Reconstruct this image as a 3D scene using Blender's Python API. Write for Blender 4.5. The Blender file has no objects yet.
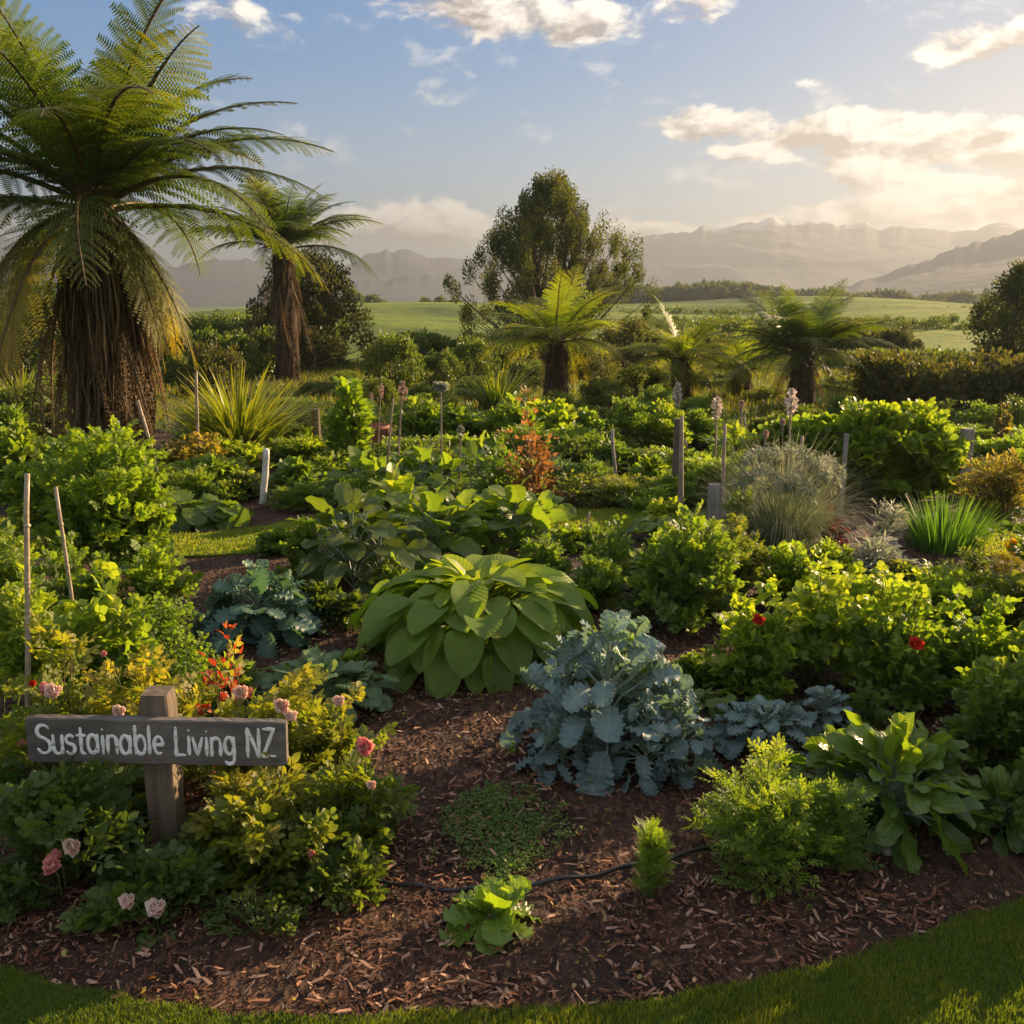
import bpy, math, random
import numpy as np
from mathutils import Vector, geometry
R_ = math.radians
PI = math.pi
scene = bpy.context.scene
COL = scene.collection

# ------------------------------------------------------------------ camera, sky, sun, exposure
CAM_H, PITCH, FPX = 1.7, 12.0, 1000.0
SUN_AZ, SUN_EL = 51.0, 15.5
EXPOSURE = 1.95
SKY_STRENGTH = 0.05
SUN_STRENGTH = 5.0
HAZE_DENSITY = 0.00075

cd = bpy.data.cameras.new("camera")
cam = bpy.data.objects.new("camera", cd)
COL.objects.link(cam)
cam.location = (0, 0, CAM_H)
cam.rotation_euler = (R_(90 - PITCH), 0, 0)
cd.sensor_width = 36.0
cd.lens = 36.0 * FPX / 1024.0
cd.clip_start = 0.05
cd.clip_end = 9000
scene.camera = cam

scene.view_settings.view_transform = 'Standard'
scene.view_settings.look = 'None'
scene.view_settings.exposure = EXPOSURE
scene.view_settings.gamma = 1
scene.cycles.max_bounces = 5
scene.cycles.diffuse_bounces = 3
scene.cycles.glossy_bounces = 2
scene.cycles.transmission_bounces = 4
scene.cycles.volume_bounces = 1
scene.cycles.transparent_max_bounces = 4
scene.cycles.sample_clamp_indirect = 4
scene.cycles.adaptive_threshold = 0.02


def ray(px, py):
    a = R_(PITCH)
    u, v = (px - 512.0) / FPX, (512.0 - py) / FPX
    return np.array([u, math.cos(a) + v * math.sin(a), -math.sin(a) + v * math.cos(a)])


def G(px, py, z=0.0):
    d = ray(px, py)
    t = (z - CAM_H) / d[2]
    return np.array([d[0] * t, d[1] * t, z])


def P(px, py, Y):
    d = ray(px, py)
    t = Y / d[1]
    return np.array([d[0] * t, Y, CAM_H + d[2] * t])


def azel(px, py):
    d = ray(px, py)
    return math.atan2(d[0], d[1]), math.atan2(d[2], math.hypot(d[0], d[1]))


class NT:
    """small helper to write node graphs"""
    def __init__(s, tree):
        s.t = tree

    def node(s, kind, **kw):
        n = s.t.nodes.new(kind)
        for k, v in kw.items():
            setattr(n, k, v)
        return n

    def put(s, sock, v):
        if isinstance(v, bpy.types.NodeSocket):
            s.t.links.new(v, sock)
        elif isinstance(v, (tuple, list)) and len(v) == 3 and len(getattr(sock, 'default_value', ())) == 4:
            sock.default_value = (*v, 1)
        else:
            sock.default_value = v

    def m(s, op, *a, clamp=False):
        n = s.node('ShaderNodeMath', operation=op, use_clamp=clamp)
        for i, v in enumerate(a):
            s.put(n.inputs[i], v)
        return n.outputs[0]

    def mix(s, f, a, b, blend='MIX'):
        n = s.node('ShaderNodeMix', data_type='RGBA', blend_type=blend)
        s.put(n.inputs[0], f); s.put(n.inputs[6], a); s.put(n.inputs[7], b)
        return n.outputs[2]

    def noise(s, vec, scale, detail=4, rough=.55, dist=0.0):
        n = s.node('ShaderNodeTexNoise')
        if vec is not None:
            s.put(n.inputs['Vector'], vec)
        n.inputs['Scale'].default_value = scale
        n.inputs['Detail'].default_value = detail
        n.inputs['Roughness'].default_value = rough
        n.inputs['Distortion'].default_value = dist
        return n.outputs[0]

    def vec(s, x, y, z):
        n = s.node('ShaderNodeCombineXYZ')
        s.put(n.inputs[0], x); s.put(n.inputs[1], y); s.put(n.inputs[2], z)
        return n.outputs[0]

    def smooth(s, x, lo, hi, a=0.0, b=1.0):
        n = s.node('ShaderNodeMapRange', interpolation_type='SMOOTHSTEP')
        s.put(n.inputs[0], x)
        n.inputs[1].default_value = lo; n.inputs[2].default_value = hi
        n.inputs[3].default_value = a; n.inputs[4].default_value = b
        return n.outputs[0]

    def ramp(s, f, stops):
        n = s.node('ShaderNodeValToRGB')
        s.put(n.inputs[0], f)
        e = n.color_ramp.elements
        while len(e) < len(stops):
            e.new(0.5)
        for i, (p, c) in enumerate(stops):
            e[i].position = p; e[i].color = (*c, 1)
        return n.outputs[0]

    def scale(s, vec, v3):
        n = s.node('ShaderNodeMapping')
        s.put(n.inputs[0], vec)
        n.inputs['Scale'].default_value = v3
        return n.outputs[0]


world = bpy.data.worlds.new("World")
scene.world = world
world.use_nodes = True
w = NT(world.node_tree)
bg = world.node_tree.nodes['Background']
sk = w.node('ShaderNodeTexSky', sky_type='NISHITA', sun_disc=False)
sk.sun_elevation = R_(SUN_EL); sk.sun_rotation = R_(SUN_AZ)
sk.air_density = 1.0; sk.dust_density = 0.35; sk.ozone_density = 2.5
tc = w.node('ShaderNodeTexCoord').outputs['Generated']
sp = w.node('ShaderNodeSeparateXYZ'); w.put(sp.inputs[0], tc)
AZ = w.m('ARCTAN2', sp.outputs[0], sp.outputs[1])
EL = w.m('ARCSINE', sp.outputs[2])


def cloud_field(AZn, ELn):
    p = w.vec(w.m('MULTIPLY', AZn, 1.0), w.m('MULTIPLY', ELn, 2.1), 0.37)
    n1 = w.noise(p, 10, 8, .56, .35)
    n2 = w.noise(p, 30, 6, .6, .3)
    return w.m('ADD', w.m('MULTIPLY', n1, .66), w.m('MULTIPLY', n2, .34))


# cloud banks: bearing / elevation of the centre, half extents, strength (all in sky angles)
CLOUDS = [
    (500, 2, 150, 40, 1.2), (560, 20, 110, 26, .85), (640, 20, 60, 18, .4), (420, -6, 80, 20, .7), (690, 2, 60, 24, .75), (780, -2, 60, 8, .3), (860, -6, 60, 12, .3),
    (245, 20, 80, 32, .48), (290, 42, 40, 18, .4), (205, 30, 40, 18, .4),
    (708, 124, 72, 19, 1.25), (745, 150, 44, 10, .8), (880, 134, 140, 26, 1.5), (1010, 146, 130, 28, 1.6), (860, 162, 56, 15, 1.1),
    (985, 46, 60, 22, .9), (1030, 36, 50, 20, .8), (805, 78, 28, 7, .35),
    (985, 198, 130, 30, 1.7), (900, 182, 80, 16, 1.0), (840, 214, 80, 16, 1.4), (760, 224, 60, 12, .9), (1080, 170, 100, 60, 1.3),
    (410, 222, 120, 34, 1.1), (650, 230, 70, 15, 1.2), (560, 236, 90, 14, .8), (700, 236, 60, 10, .7), (10, 228, 50, 12, .6), (300, 240, 80, 18, .7), (150, 236, 120, 14, .7),
    (1250, 60, 200, 40, .6), (-200, 80, 180, 40, .5), (-350, 220, 250, 30, .7), (1400, 190, 300, 50, .8), (300, -300, 300, 60, .5), (900, -250, 250, 60, .6),
]
wx = w.noise(tc, 16, 4, .6)
wy = w.noise(w.vec(sp.outputs[2], sp.outputs[0], sp.outputs[1]), 18, 4, .6)
AZw = w.m('ADD', AZ, w.m('MULTIPLY', w.m('SUBTRACT', wx, .5), .055))
ELw = w.m('ADD', EL, w.m('MULTIPLY', w.m('SUBTRACT', wy, .5), .03))
mask = None
low = None
for px, py, wpx, hpx, k in CLOUDS:
    a0, e0 = azel(px, py)
    wa, he = wpx / 1050.0, hpx / 1050.0
    da = w.m('DIVIDE', w.m('SUBTRACT', AZw, a0), wa)
    de = w.m('DIVIDE', w.m('SUBTRACT', ELw, e0), he)
    # flatter undersides: the lower half falls off faster
    q = w.m('SUBTRACT', 1.0, w.m('ADD', w.m('MULTIPLY', da, da), w.m('MULTIPLY', de, de)))
    q = w.m('MULTIPLY', w.m('MAXIMUM', q, 0.0), k * .80)
    below = w.m('MULTIPLY', q, w.m('MULTIPLY', de, -0.9))
    mask = q if mask is None else w.m('SMOOTH_MAX', mask, q, .15)
    low = below if low is None else w.m('ADD', low, below)
f0 = cloud_field(AZ, EL)
f1 = cloud_field(w.m('ADD', AZ, .012), w.m('ADD', EL, .012))
dens = w.smooth(w.m('ADD', w.m('MULTIPLY', mask, 1.0), w.m('MULTIPLY', w.m('SUBTRACT', f0, .5), 3.6)), .20, .66)
dens = w.m('MULTIPLY', dens, w.smooth(mask, .02, .22))
lit = w.m('ADD', .55, w.m('SUBTRACT', w.m('MULTIPLY', w.m('SUBTRACT', f0, f1), 7.5), w.m('MULTIPLY', low, 1.1)), clamp=True)
ccol = w.mix(lit, (2.7, 2.25, 2.0), (8.2, 7.5, 6.5))
# thin moisture near the horizon keeps the sky there pale, warmer towards the sun
eln = w.m('DIVIDE', w.m('MAXIMUM', EL, 0.0), R_(90.0))
grad = w.ramp(eln, [(0, (2.9, 3.9, 4.6)), (.06, (2.0, 3.2, 4.4)), (.13, (.6, 1.95, 3.9)), (.24, (.02, .85, 2.8)), (.6, (.3, 1.0, 2.6)), (1, (.4, 1.1, 2.6))])
warmf = w.m('MULTIPLY', w.smooth(AZ, R_(-5), R_(65)), w.smooth(EL, R_(2), R_(34), 1.0, .25))
grad = w.mix(warmf, grad, (4.4, 3.75, 2.8))
skyc = w.mix(.93, sk.outputs[0], grad)
# unseen bright cloud added overhead and behind the photographer as fill light
fill_mask = w.m('MAXIMUM', w.smooth(w.m('ABSOLUTE', AZ), R_(48), R_(85)), w.smooth(EL, R_(33), R_(52)))
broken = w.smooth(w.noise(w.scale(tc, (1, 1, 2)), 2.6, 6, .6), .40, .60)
skyc = w.mix(w.m('MULTIPLY', w.m('MULTIPLY', fill_mask, broken), .85), skyc, (6.2, 6.1, 6.0))
final = w.mix(w.m('MULTIPLY', dens, .93), skyc, ccol)
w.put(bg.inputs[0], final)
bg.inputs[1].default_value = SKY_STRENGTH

sl = bpy.data.lights.new("sun", 'SUN')
sl.energy = SUN_STRENGTH; sl.angle = R_(0.6); sl.color = (1.0, .71, .41)
sun = bpy.data.objects.new("sun", sl)
COL.objects.link(sun)
sd = Vector((math.sin(R_(SUN_AZ)) * math.cos(R_(SUN_EL)), math.cos(R_(SUN_AZ)) * math.cos(R_(SUN_EL)), math.sin(R_(SUN_EL))))
sun.rotation_euler = sd.to_track_quat('Z', 'Y').to_euler()
sun.location = (30, 30, 30)

# ------------------------------------------------------------------ helpers
rng = np.random.default_rng(11)


def U(a, b, n=None):
    return rng.uniform(a, b, n)


def norm(v):
    return v / np.maximum(np.linalg.norm(v, axis=-1, keepdims=True), 1e-9)


def frames(y, z):
    """rotation matrices (N,3,3), columns x,y,z: leaf axis y, face normal near z"""
    y = norm(y)
    x = norm(np.cross(y, z))
    z2 = np.cross(x, y)
    return np.stack([x, y, z2], axis=-1)


class MB:
    def __init__(s):
        s.V = []; s.Q = []; s.UV = []; s.T = []; s.MI = []; s.n = 0

    def add(s, V, Q, UV=None, tint=0.5, mi=0):
        V = np.asarray(V, float).reshape(-1, 3); Q = np.asarray(Q, int).reshape(-1, 4)
        s.V.append(V); s.Q.append(Q + s.n)
        s.UV.append(np.zeros((len(V), 2)) if UV is None else np.asarray(UV, float))
        s.T.append(np.broadcast_to(np.asarray(tint, float), (len(V),)).copy())
        s.MI.append(np.full(len(Q), mi, int))
        s.n += len(V)

    def inst(s, tpl, pos, rot, sc, tint, mi=0):
        V, Q, UV = tpl
        N, k = len(pos), len(V)
        if N == 0:
            return
        sc = np.asarray(sc, float)
        if sc.ndim == 0:
            sc = np.full(N, float(sc))
        if sc.ndim == 1:
            sc = np.repeat(sc[:, None], 3, 1)
        W = np.einsum('nij,nkj->nki', rot, V[None] * sc[:, None, :]) + pos[:, None, :]
        QQ = (Q[None] + (np.arange(N) * k)[:, None, None]).reshape(-1, 4)
        s.add(W.reshape(-1, 3), QQ, np.tile(UV, (N, 1)), np.repeat(np.broadcast_to(tint, (N,)), k), mi)

    def tube(s, path, rad, sides=5, tint=0.5, mi=0, cap=True):
        path = np.asarray(path, float)
        n = len(path)
        rad = np.broadcast_to(np.asarray(rad, float), (n,))
        t = norm(np.gradient(path, axis=0))
        ref = np.array([0.31, 0.17, 0.93]) if abs(t[0][2]) < .9 else np.array([1.0, .1, 0])
        a = norm(np.cross(t, ref)); b = np.cross(t, a)
        th = np.arange(sides) / sides * 2 * PI
        V = path[:, None] + rad[:, None, None] * (np.cos(th)[None, :, None] * a[:, None] + np.sin(th)[None, :, None] * b[:, None])
        i = np.arange(n - 1)[:, None] * sides; j = np.arange(sides)[None]; j2 = (j + 1) % sides
        Q = np.stack([i + j, i + j2, i + sides + j2, i + sides + j], -1).reshape(-1, 4)
        u = np.tile(np.arange(sides) / sides, n); v = np.repeat(np.linspace(0, 1, n), sides)
        V = V.reshape(-1, 3)
        if cap:
            V = np.vstack([V, path[-1], path[0]])
            top = (n - 1) * sides
            Q = np.vstack([Q, [[top + k, top + (k + 1) % sides, len(V) - 2, len(V) - 2] for k in range(sides)],
                           [[(k + 1) % sides, k, len(V) - 1, len(V) - 1] for k in range(sides)]])
            u = np.append(u, [.5, .5]); v = np.append(v, [1, 0])
        s.add(V, Q, np.stack([u, v], -1), tint, mi)

    def box(s, lo, hi, tint=.5, mi=0):
        x0, y0, z0 = lo; x1, y1, z1 = hi
        V = [(x0, y0, z0), (x1, y0, z0), (x1, y1, z0), (x0, y1, z0), (x0, y0, z1), (x1, y0, z1), (x1, y1, z1), (x0, y1, z1)]
        s.add(V, [(0, 3, 2, 1), (4, 5, 6, 7), (0, 1, 5, 4), (1, 2, 6, 5), (2, 3, 7, 6), (3, 0, 4, 7)], None, tint, mi)

    def mesh(s, name, mats, smooth=True):
        V = np.concatenate(s.V); Q = np.concatenate(s.Q); UV = np.concatenate(s.UV); T = np.concatenate(s.T); MI = np.concatenate(s.MI)
        tri = Q[:, 2] == Q[:, 3]
        Qq, Qt = Q[~tri], Q[tri][:, :3]
        loops = np.concatenate([Qq.ravel(), Qt.ravel()])
        start = np.concatenate([np.arange(len(Qq)) * 4, len(Qq) * 4 + np.arange(len(Qt)) * 3])
        mi = np.concatenate([MI[~tri], MI[tri]])
        me = bpy.data.meshes.new(name)
        me.vertices.add(len(V)); me.vertices.foreach_set('co', V.ravel().astype(np.float32))
        me.loops.add(len(loops)); me.loops.foreach_set('vertex_index', loops.astype(np.int32))
        me.polygons.add(len(start)); me.polygons.foreach_set('loop_start', start.astype(np.int32))
        me.update(calc_edges=True)
        me.polygons.foreach_set('use_smooth', np.full(len(start), smooth, bool))
        me.polygons.foreach_set('material_index', mi.astype(np.int32))
        uvl = me.uv_layers.new(name='UVMap')
        uvl.data.foreach_set('uv', UV[loops].ravel().astype(np.float32))
        at = me.attributes.new('tint', 'FLOAT', 'POINT')
        at.data.foreach_set('value', T.astype(np.float32))
        for m_ in (mats if isinstance(mats, (list, tuple)) else [mats]):
            me.materials.append(m_)
        me.update()
        return me

    def obj(s, name, mats, parent=None, smooth=True):
        o = bpy.data.objects.new(name, s.mesh(name, mats, smooth))
        COL.objects.link(o)
        if parent is not None:
            o.parent = parent
        return o


def tag(o, label=None, cat=None, group=None, kind=None):
    for k, v in (('label', label), ('category', cat), ('group', group), ('kind', kind)):
        if v:
            o[k] = v
    return o


def thing(name, loc, label, cat, group=None, rz=0.0, sc=1.0):
    o = bpy.data.objects.new(name, None)
    o.empty_display_size = .1
    COL.objects.link(o)
    o.location = [float(c) for c in loc]
    o.rotation_euler = (0, 0, rz)
    o.scale = sc if isinstance(sc, (tuple, list)) else (sc, sc, sc)
    return tag(o, label, cat, group)


def part(name, me, parent, loc=(0, 0, 0), rot=(0, 0, 0), sc=1.0):
    o = bpy.data.objects.new(name, me)
    COL.objects.link(o)
    o.parent = parent
    o.location = [float(c) for c in loc]; o.rotation_euler = rot
    o.scale = sc if isinstance(sc, (tuple, list)) else (sc, sc, sc)
    return o


def copy_thing(src, loc, label, rz=0.0, sc=1.0, group=None):
    r = src.copy(); COL.objects.link(r)
    r.location = [float(c) for c in loc]; r.rotation_euler = (0, 0, rz)
    r.scale = sc if isinstance(sc, (tuple, list)) else (sc, sc, sc)
    r['label'] = label
    if group:
        r['group'] = group
    for ch in list(src.children):
        c = ch.copy(); COL.objects.link(c); c.parent = r
        for g in ch.children:
            d = g.copy(); COL.objects.link(d); d.parent = c
    return r


def vnoise(x, y, seed=0):
    xi, yi = np.floor(x).astype(np.int64), np.floor(y).astype(np.int64)
    fx, fy = x - xi, y - yi
    fx, fy = fx * fx * (3 - 2 * fx), fy * fy * (3 - 2 * fy)

    def h(a, b):
        n = (a * 374761393 + b * 668265263 + seed * 974634777) & 0x7fffffff
        n = ((n ^ (n >> 13)) * 1274126177) & 0x7fffffff
        return ((n ^ (n >> 16)) & 0xffff) / 65535.0
    return (h(xi, yi) * (1 - fx) + h(xi + 1, yi) * fx) * (1 - fy) + (h(xi, yi + 1) * (1 - fx) + h(xi + 1, yi + 1) * fx) * fy


def fbm(x, y, seed=0, o=5):
    s, a, t = 0, .5, 0
    for i in range(o):
        s = s + a * vnoise(x * 2 ** i, y * 2 ** i, seed + i); t += a; a *= .5
    return s / t


# ------------------------------------------------------------------ materials
def newmat(name):
    m = bpy.data.materials.new(name); m.use_nodes = True
    t = m.node_tree; t.nodes.clear()
    n = NT(t)
    out = n.node('ShaderNodeOutputMaterial')
    return m, n, out


def leafmat(name, cols, trans=.46, rough=.5, veins=0.0, spec=.35, bumpk=0.0, tcol=(2.6, 2.5, .5), vfreq=26, patch=0.0, vcol=(.30, .36, .14)):
    warm = not any(q in name for q in ('kale', 'savoy', 'silver', 'petal', 'totara', 'olive', 'golden', 'brown', 'yellow', 'orange', 'flax'))
    m, n, out = newmat(name)
    at = n.node('ShaderNodeAttribute', attribute_name='tint').outputs['Fac']
    geo = n.node('ShaderNodeNewGeometry').outputs['Position']
    nz = n.noise(geo, 9, 3, .6)
    orn = n.node('ShaderNodeObjectInfo').outputs['Random']
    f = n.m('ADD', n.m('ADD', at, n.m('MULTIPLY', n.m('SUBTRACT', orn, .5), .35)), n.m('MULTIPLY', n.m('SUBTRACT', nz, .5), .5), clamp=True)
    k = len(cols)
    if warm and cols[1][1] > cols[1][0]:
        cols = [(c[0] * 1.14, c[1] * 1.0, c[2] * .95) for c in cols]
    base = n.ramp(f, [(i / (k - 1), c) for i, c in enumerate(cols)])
    uv = n.node('ShaderNodeUVMap', uv_map='UVMap').outputs[0]
    bump = None
    if veins or bumpk:
        s = n.node('ShaderNodeSeparateXYZ'); n.put(s.inputs[0], uv)
        au = n.m('ABSOLUTE', n.m('SUBTRACT', s.outputs[0], .5))
        mid = n.smooth(au, .0, .028, 1.0, 0.0)
        ph = n.m('SUBTRACT', s.outputs[1], n.m('MULTIPLY', au, .55))
        wv = n.m('ABSOLUTE', n.m('SINE', n.m('MULTIPLY', ph, float(vfreq))))
        side = n.m('MULTIPLY', n.smooth(wv, 0.0, .16, 1.0, 0.0), .35)
        vn = n.m('MAXIMUM', mid, side)
        if veins:
            base = n.mix(n.m('MULTIPLY', vn, veins), base, vcol)
        b = n.node('ShaderNodeBump'); b.inputs['Strength'].default_value = .35; b.inputs['Distance'].default_value = (bumpk or .004) * .45
        n.put(b.inputs['Height'], n.m('ADD', n.m('MULTIPLY', wv, 1.0), n.m('MULTIPLY', mid, -1.0)))
        bump = b.outputs[0]
    if patch:
        sz = n.noise(geo, 34, 4, .65)
        base = n.mix(n.m('MULTIPLY', n.smooth(sz, .60, .72), patch), base, (.22, .17, .04))
        base = n.mix(n.m('MULTIPLY', n.smooth(sz, .70, .74), patch), base, (.10, .06, .025))
        base = n.mix(n.m('MULTIPLY', n.smooth(n.noise(geo, 12, 3, .6), .4, .75), patch * .5), base, n.mix(1.0, base, (1.5, 1.35, 1.2), 'MULTIPLY'))
    p = n.node('ShaderNodeBsdfPrincipled')
    n.put(p.inputs['Base Color'], base)
    p.inputs['Roughness'].default_value = rough
    p.inputs['Specular IOR Level'].default_value = spec
    tr = n.node('ShaderNodeBsdfTranslucent')
    n.put(tr.inputs['Color'], n.mix(1.0, base, tcol, 'MULTIPLY'))
    if bump is not None:
        n.put(p.inputs['Normal'], bump); n.put(tr.inputs['Normal'], bump)
    mx = n.node('ShaderNodeMixShader'); mx.inputs[0].default_value = trans
    n.put(mx.inputs[1], p.outputs[0]); n.put(mx.inputs[2], tr.outputs[0])
    n.put(out.inputs[0], mx.outputs[0])
    return m


def barkmat(name, c1, c2, scale=(30, 30, 3), bump=.02, rough=.9):
    m, n, out = newmat(name)
    oc = n.node('ShaderNodeTexCoord').outputs['Object']
    v = n.scale(oc, scale)
    a = n.noise(v, 1.0, 6, .65, .4)
    b2 = n.noise(oc, 3.0, 4, .6)
    col = n.mix(n.smooth(a, .3, .7), c1, c2)
    col = n.mix(n.m('MULTIPLY', n.smooth(b2, .35, .7), .5), col, tuple(x * .55 for x in c1))
    p = n.node('ShaderNodeBsdfPrincipled'); n.put(p.inputs['Base Color'], col); p.inputs['Roughness'].default_value = rough
    p.inputs['Specular IOR Level'].default_value = .2
    bp = n.node('ShaderNodeBump'); bp.inputs['Strength'].default_value = .8; bp.inputs['Distance'].default_value = bump
    n.put(bp.inputs['Height'], a); n.put(p.inputs['Normal'], bp.outputs[0])
    n.put(out.inputs[0], p.outputs[0])
    return m


def plain(name, col, rough=.6, spec=.4, var=.25, scale=30, bump=.002):
    m, n, out = newmat(name)
    oc = n.node('ShaderNodeTexCoord').outputs['Object']
    a = n.noise(oc, scale, 5, .6)
    c = n.mix(n.smooth(a, .3, .7), tuple(x * (1 - var) for x in col), tuple(min(1, x * (1 + var)) for x in col))
    p = n.node('ShaderNodeBsdfPrincipled'); n.put(p.inputs['Base Color'], c); p.inputs['Roughness'].default_value = rough
    p.inputs['Specular IOR Level'].default_value = spec
    bp = n.node('ShaderNodeBump'); bp.inputs['Strength'].default_value = .5; bp.inputs['Distance'].default_value = bump
    n.put(bp.inputs['Height'], a); n.put(p.inputs['Normal'], bp.outputs[0])
    n.put(out.inputs[0], p.outputs[0])
    return m


M = {}
M['rose'] = leafmat('rose_leaf', [(.045, .085, .018), (.075, .125, .024), (.13, .17, .03), (.23, .22, .045)], .42, .42, veins=.25)
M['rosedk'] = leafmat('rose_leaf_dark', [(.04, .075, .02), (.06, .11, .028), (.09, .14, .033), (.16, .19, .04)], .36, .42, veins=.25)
M['bright'] = leafmat('bright_leaf', [(.06, .12, .022), (.10, .18, .028), (.15, .235, .034), (.23, .29, .04)], .45, .42, veins=.3)
M['mid'] = leafmat('mid_leaf', [(.05, .10, .022), (.075, .14, .028), (.105, .18, .034), (.16, .225, .04)], .42, .45, veins=.25)
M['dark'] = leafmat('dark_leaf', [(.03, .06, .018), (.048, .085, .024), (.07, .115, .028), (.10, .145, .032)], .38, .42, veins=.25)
M['olive'] = leafmat('olive_leaf', [(.04, .065, .016), (.065, .095, .022), (.10, .13, .03), (.17, .18, .05)], .38, .55)
M['treedk'] = leafmat('totara_leaf', [(.034, .048, .02), (.055, .072, .027), (.08, .095, .034), (.125, .12, .045)], .3, .8, spec=.1)
M['brownleaf'] = leafmat('brown_conifer_leaf', [(.035, .045, .015), (.058, .065, .022), (.09, .085, .03), (.14, .115, .045)], .32, .6)
M['gold'] = leafmat('golden_leaf', [(.07, .08, .02), (.13, .12, .03), (.21, .17, .05), (.34, .27, .10)], .4, .6)
M['orange'] = leafmat('orange_leaf', [(.07, .11, .025), (.13, .12, .035), (.21, .13, .05), (.30, .20, .09)], .45, .5, tcol=(1.8, 1.2, .6))
M['red'] = leafmat('red_leaf', [(.16, .03, .02), (.24, .04, .025), (.32, .08, .03), (.36, .15, .04)], .4, .45, tcol=(1.8, .9, .6))
M['maroon'] = leafmat('maroon_leaf', [(.06, .012, .014), (.10, .018, .02), (.13, .03, .025), (.16, .05, .03)], .35, .5, tcol=(1.8, .9, .8))
M['kale'] = leafmat('kale_leaf', [(.085, .135, .14), (.125, .185, .185), (.17, .24, .23), (.23, .31, .26)], .22, .55, veins=.55, bumpk=.006, spec=.3, tcol=(1.7, 1.9, .8), vcol=(.26, .34, .30), vfreq=17, patch=.7)
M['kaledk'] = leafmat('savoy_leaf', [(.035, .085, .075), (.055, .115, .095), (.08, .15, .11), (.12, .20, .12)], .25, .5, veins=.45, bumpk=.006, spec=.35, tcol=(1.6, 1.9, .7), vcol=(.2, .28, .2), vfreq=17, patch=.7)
M['curly'] = leafmat('curly_kale_leaf', [(.05, .10, .05), (.08, .14, .065), (.11, .18, .08), (.16, .23, .10)], .28, .55, veins=.4, bumpk=.004, patch=.7)
M['hosta'] = leafmat('hosta_leaf', [(.09, .165, .025), (.12, .21, .032), (.16, .25, .04), (.21, .30, .045)], .42, .5, veins=.14, bumpk=.006, spec=.3, vfreq=30, vcol=(.2, .28, .06), patch=.7)
M['chard'] = leafmat('chard_leaf', [(.04, .095, .018), (.07, .14, .022), (.10, .18, .026), (.15, .23, .03)], .4, .33, veins=.5, bumpk=.006, spec=.5, vfreq=20, patch=.7)
M['lettuce'] = leafmat('lettuce_leaf', [(.07, .14, .02), (.11, .20, .025), (.16, .27, .03), (.22, .32, .045)], .36, .4, veins=.35, bumpk=.004, spec=.45, patch=.7)
M['silver'] = leafmat('silver_leaf', [(.15, .17, .13), (.22, .24, .18), (.30, .31, .23), (.40, .38, .27)], .35, .6, tcol=(1.3, 1.3, 1.0))
M['silvgrass'] = leafmat('silver_grass_blade', [(.10, .16, .08), (.17, .22, .12), (.26, .28, .17), (.38, .36, .23)], .35, .6, tcol=(1.3, 1.3, .9))
M['strap'] = leafmat('flax_blade', [(.05, .09, .02), (.09, .13, .025), (.15, .18, .03), (.24, .24, .04)], .35, .4)
M['iris'] = leafmat('iris_blade', [(.03, .09, .025), (.05, .13, .03), (.08, .18, .035), (.13, .24, .045)], .4, .4)
M['fern'] = leafmat('fern_frond', [(.026, .055, .016), (.042, .08, .02), (.07, .11, .024), (.14, .155, .03)], .38, .5)
M['fernlight'] = leafmat('fern_frond_light', [(.07, .12, .018), (.11, .17, .022), (.16, .21, .026), (.24, .25, .035)], .45, .5)
M['fernyellow'] = leafmat('fern_frond_yellow', [(.08, .11, .02), (.14, .155, .025), (.21, .185, .035), (.26, .19, .05)], .45, .55)
M['frond_dead'] = leafmat('dead_frond', [(.09, .06, .03), (.15, .10, .05), (.23, .165, .09), (.33, .25, .15)], .3, .75, spec=.15, tcol=(1.4, 1.1, .8))
M['petal_pink'] = leafmat('pink_petal', [(.66, .24, .24), (.74, .36, .33), (.80, .50, .44)], .35, .5, tcol=(1.2, .9, .9))
M['petal_pale'] = leafmat('pale_petal', [(.72, .48, .38), (.80, .62, .52), (.84, .74, .66)], .35, .5, tcol=(1.1, .95, .9))
M['petal_red'] = leafmat('red_petal', [(.5, .03, .02), (.6, .05, .03), (.65, .08, .03)], .35, .45, tcol=(1.2, .8, .7))
M['petal_yellow'] = leafmat('yellow_petal', [(.7, .45, .02), (.8, .55, .03), (.85, .65, .05)], .35, .45, tcol=(1.1, 1, .8))
M['seedhead'] = leafmat('seed_head', [(.30, .20, .15), (.42, .30, .24), (.55, .43, .36)], .3, .8, tcol=(1.2, 1.0, .9))
M['whitespike'] = leafmat('white_flower', [(.45, .38, .33), (.6, .53, .47), (.72, .66, .6)], .35, .7, tcol=(1.2, 1.1, 1))
M['grass'] = leafmat('grass_blade', [(.045, .085, .013), (.07, .115, .018), (.10, .15, .022), (.17, .19, .03)], .42, .5)
M['grasslit'] = leafmat('path_grass_blade', [(.09, .15, .016), (.13, .20, .02), (.17, .23, .025), (.25, .25, .05)], .42, .55)
M['litter'] = leafmat('dry_leaf', [(.10, .05, .02), (.22, .13, .05), (.32, .22, .10), (.30, .30, .08)], .3, .7)
M['roughgrass'] = leafmat('rough_grass_blade', [(.05, .07, .015), (.08, .10, .02), (.12, .13, .03), (.20, .18, .06)], .38, .6)
M['creep'] = leafmat('creeping_leaf', [(.04, .10, .018), (.06, .13, .022), (.09, .165, .026), (.13, .2, .035)], .35, .5)
M['stem'] = plain('green_stem', (.09, .12, .03), .55, .4, .3, 40)
M['stemred'] = plain('woody_stem', (.10, .06, .03), .7, .3, .3, 40)
M['kalestem'] = plain('kale_stalk', (.20, .26, .18), .5, .4, .2, 40)
M['trunk'] = barkmat('tree_bark', (.10, .07, .045), (.20, .15, .10), (9, 9, 1.5), .03)
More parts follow.
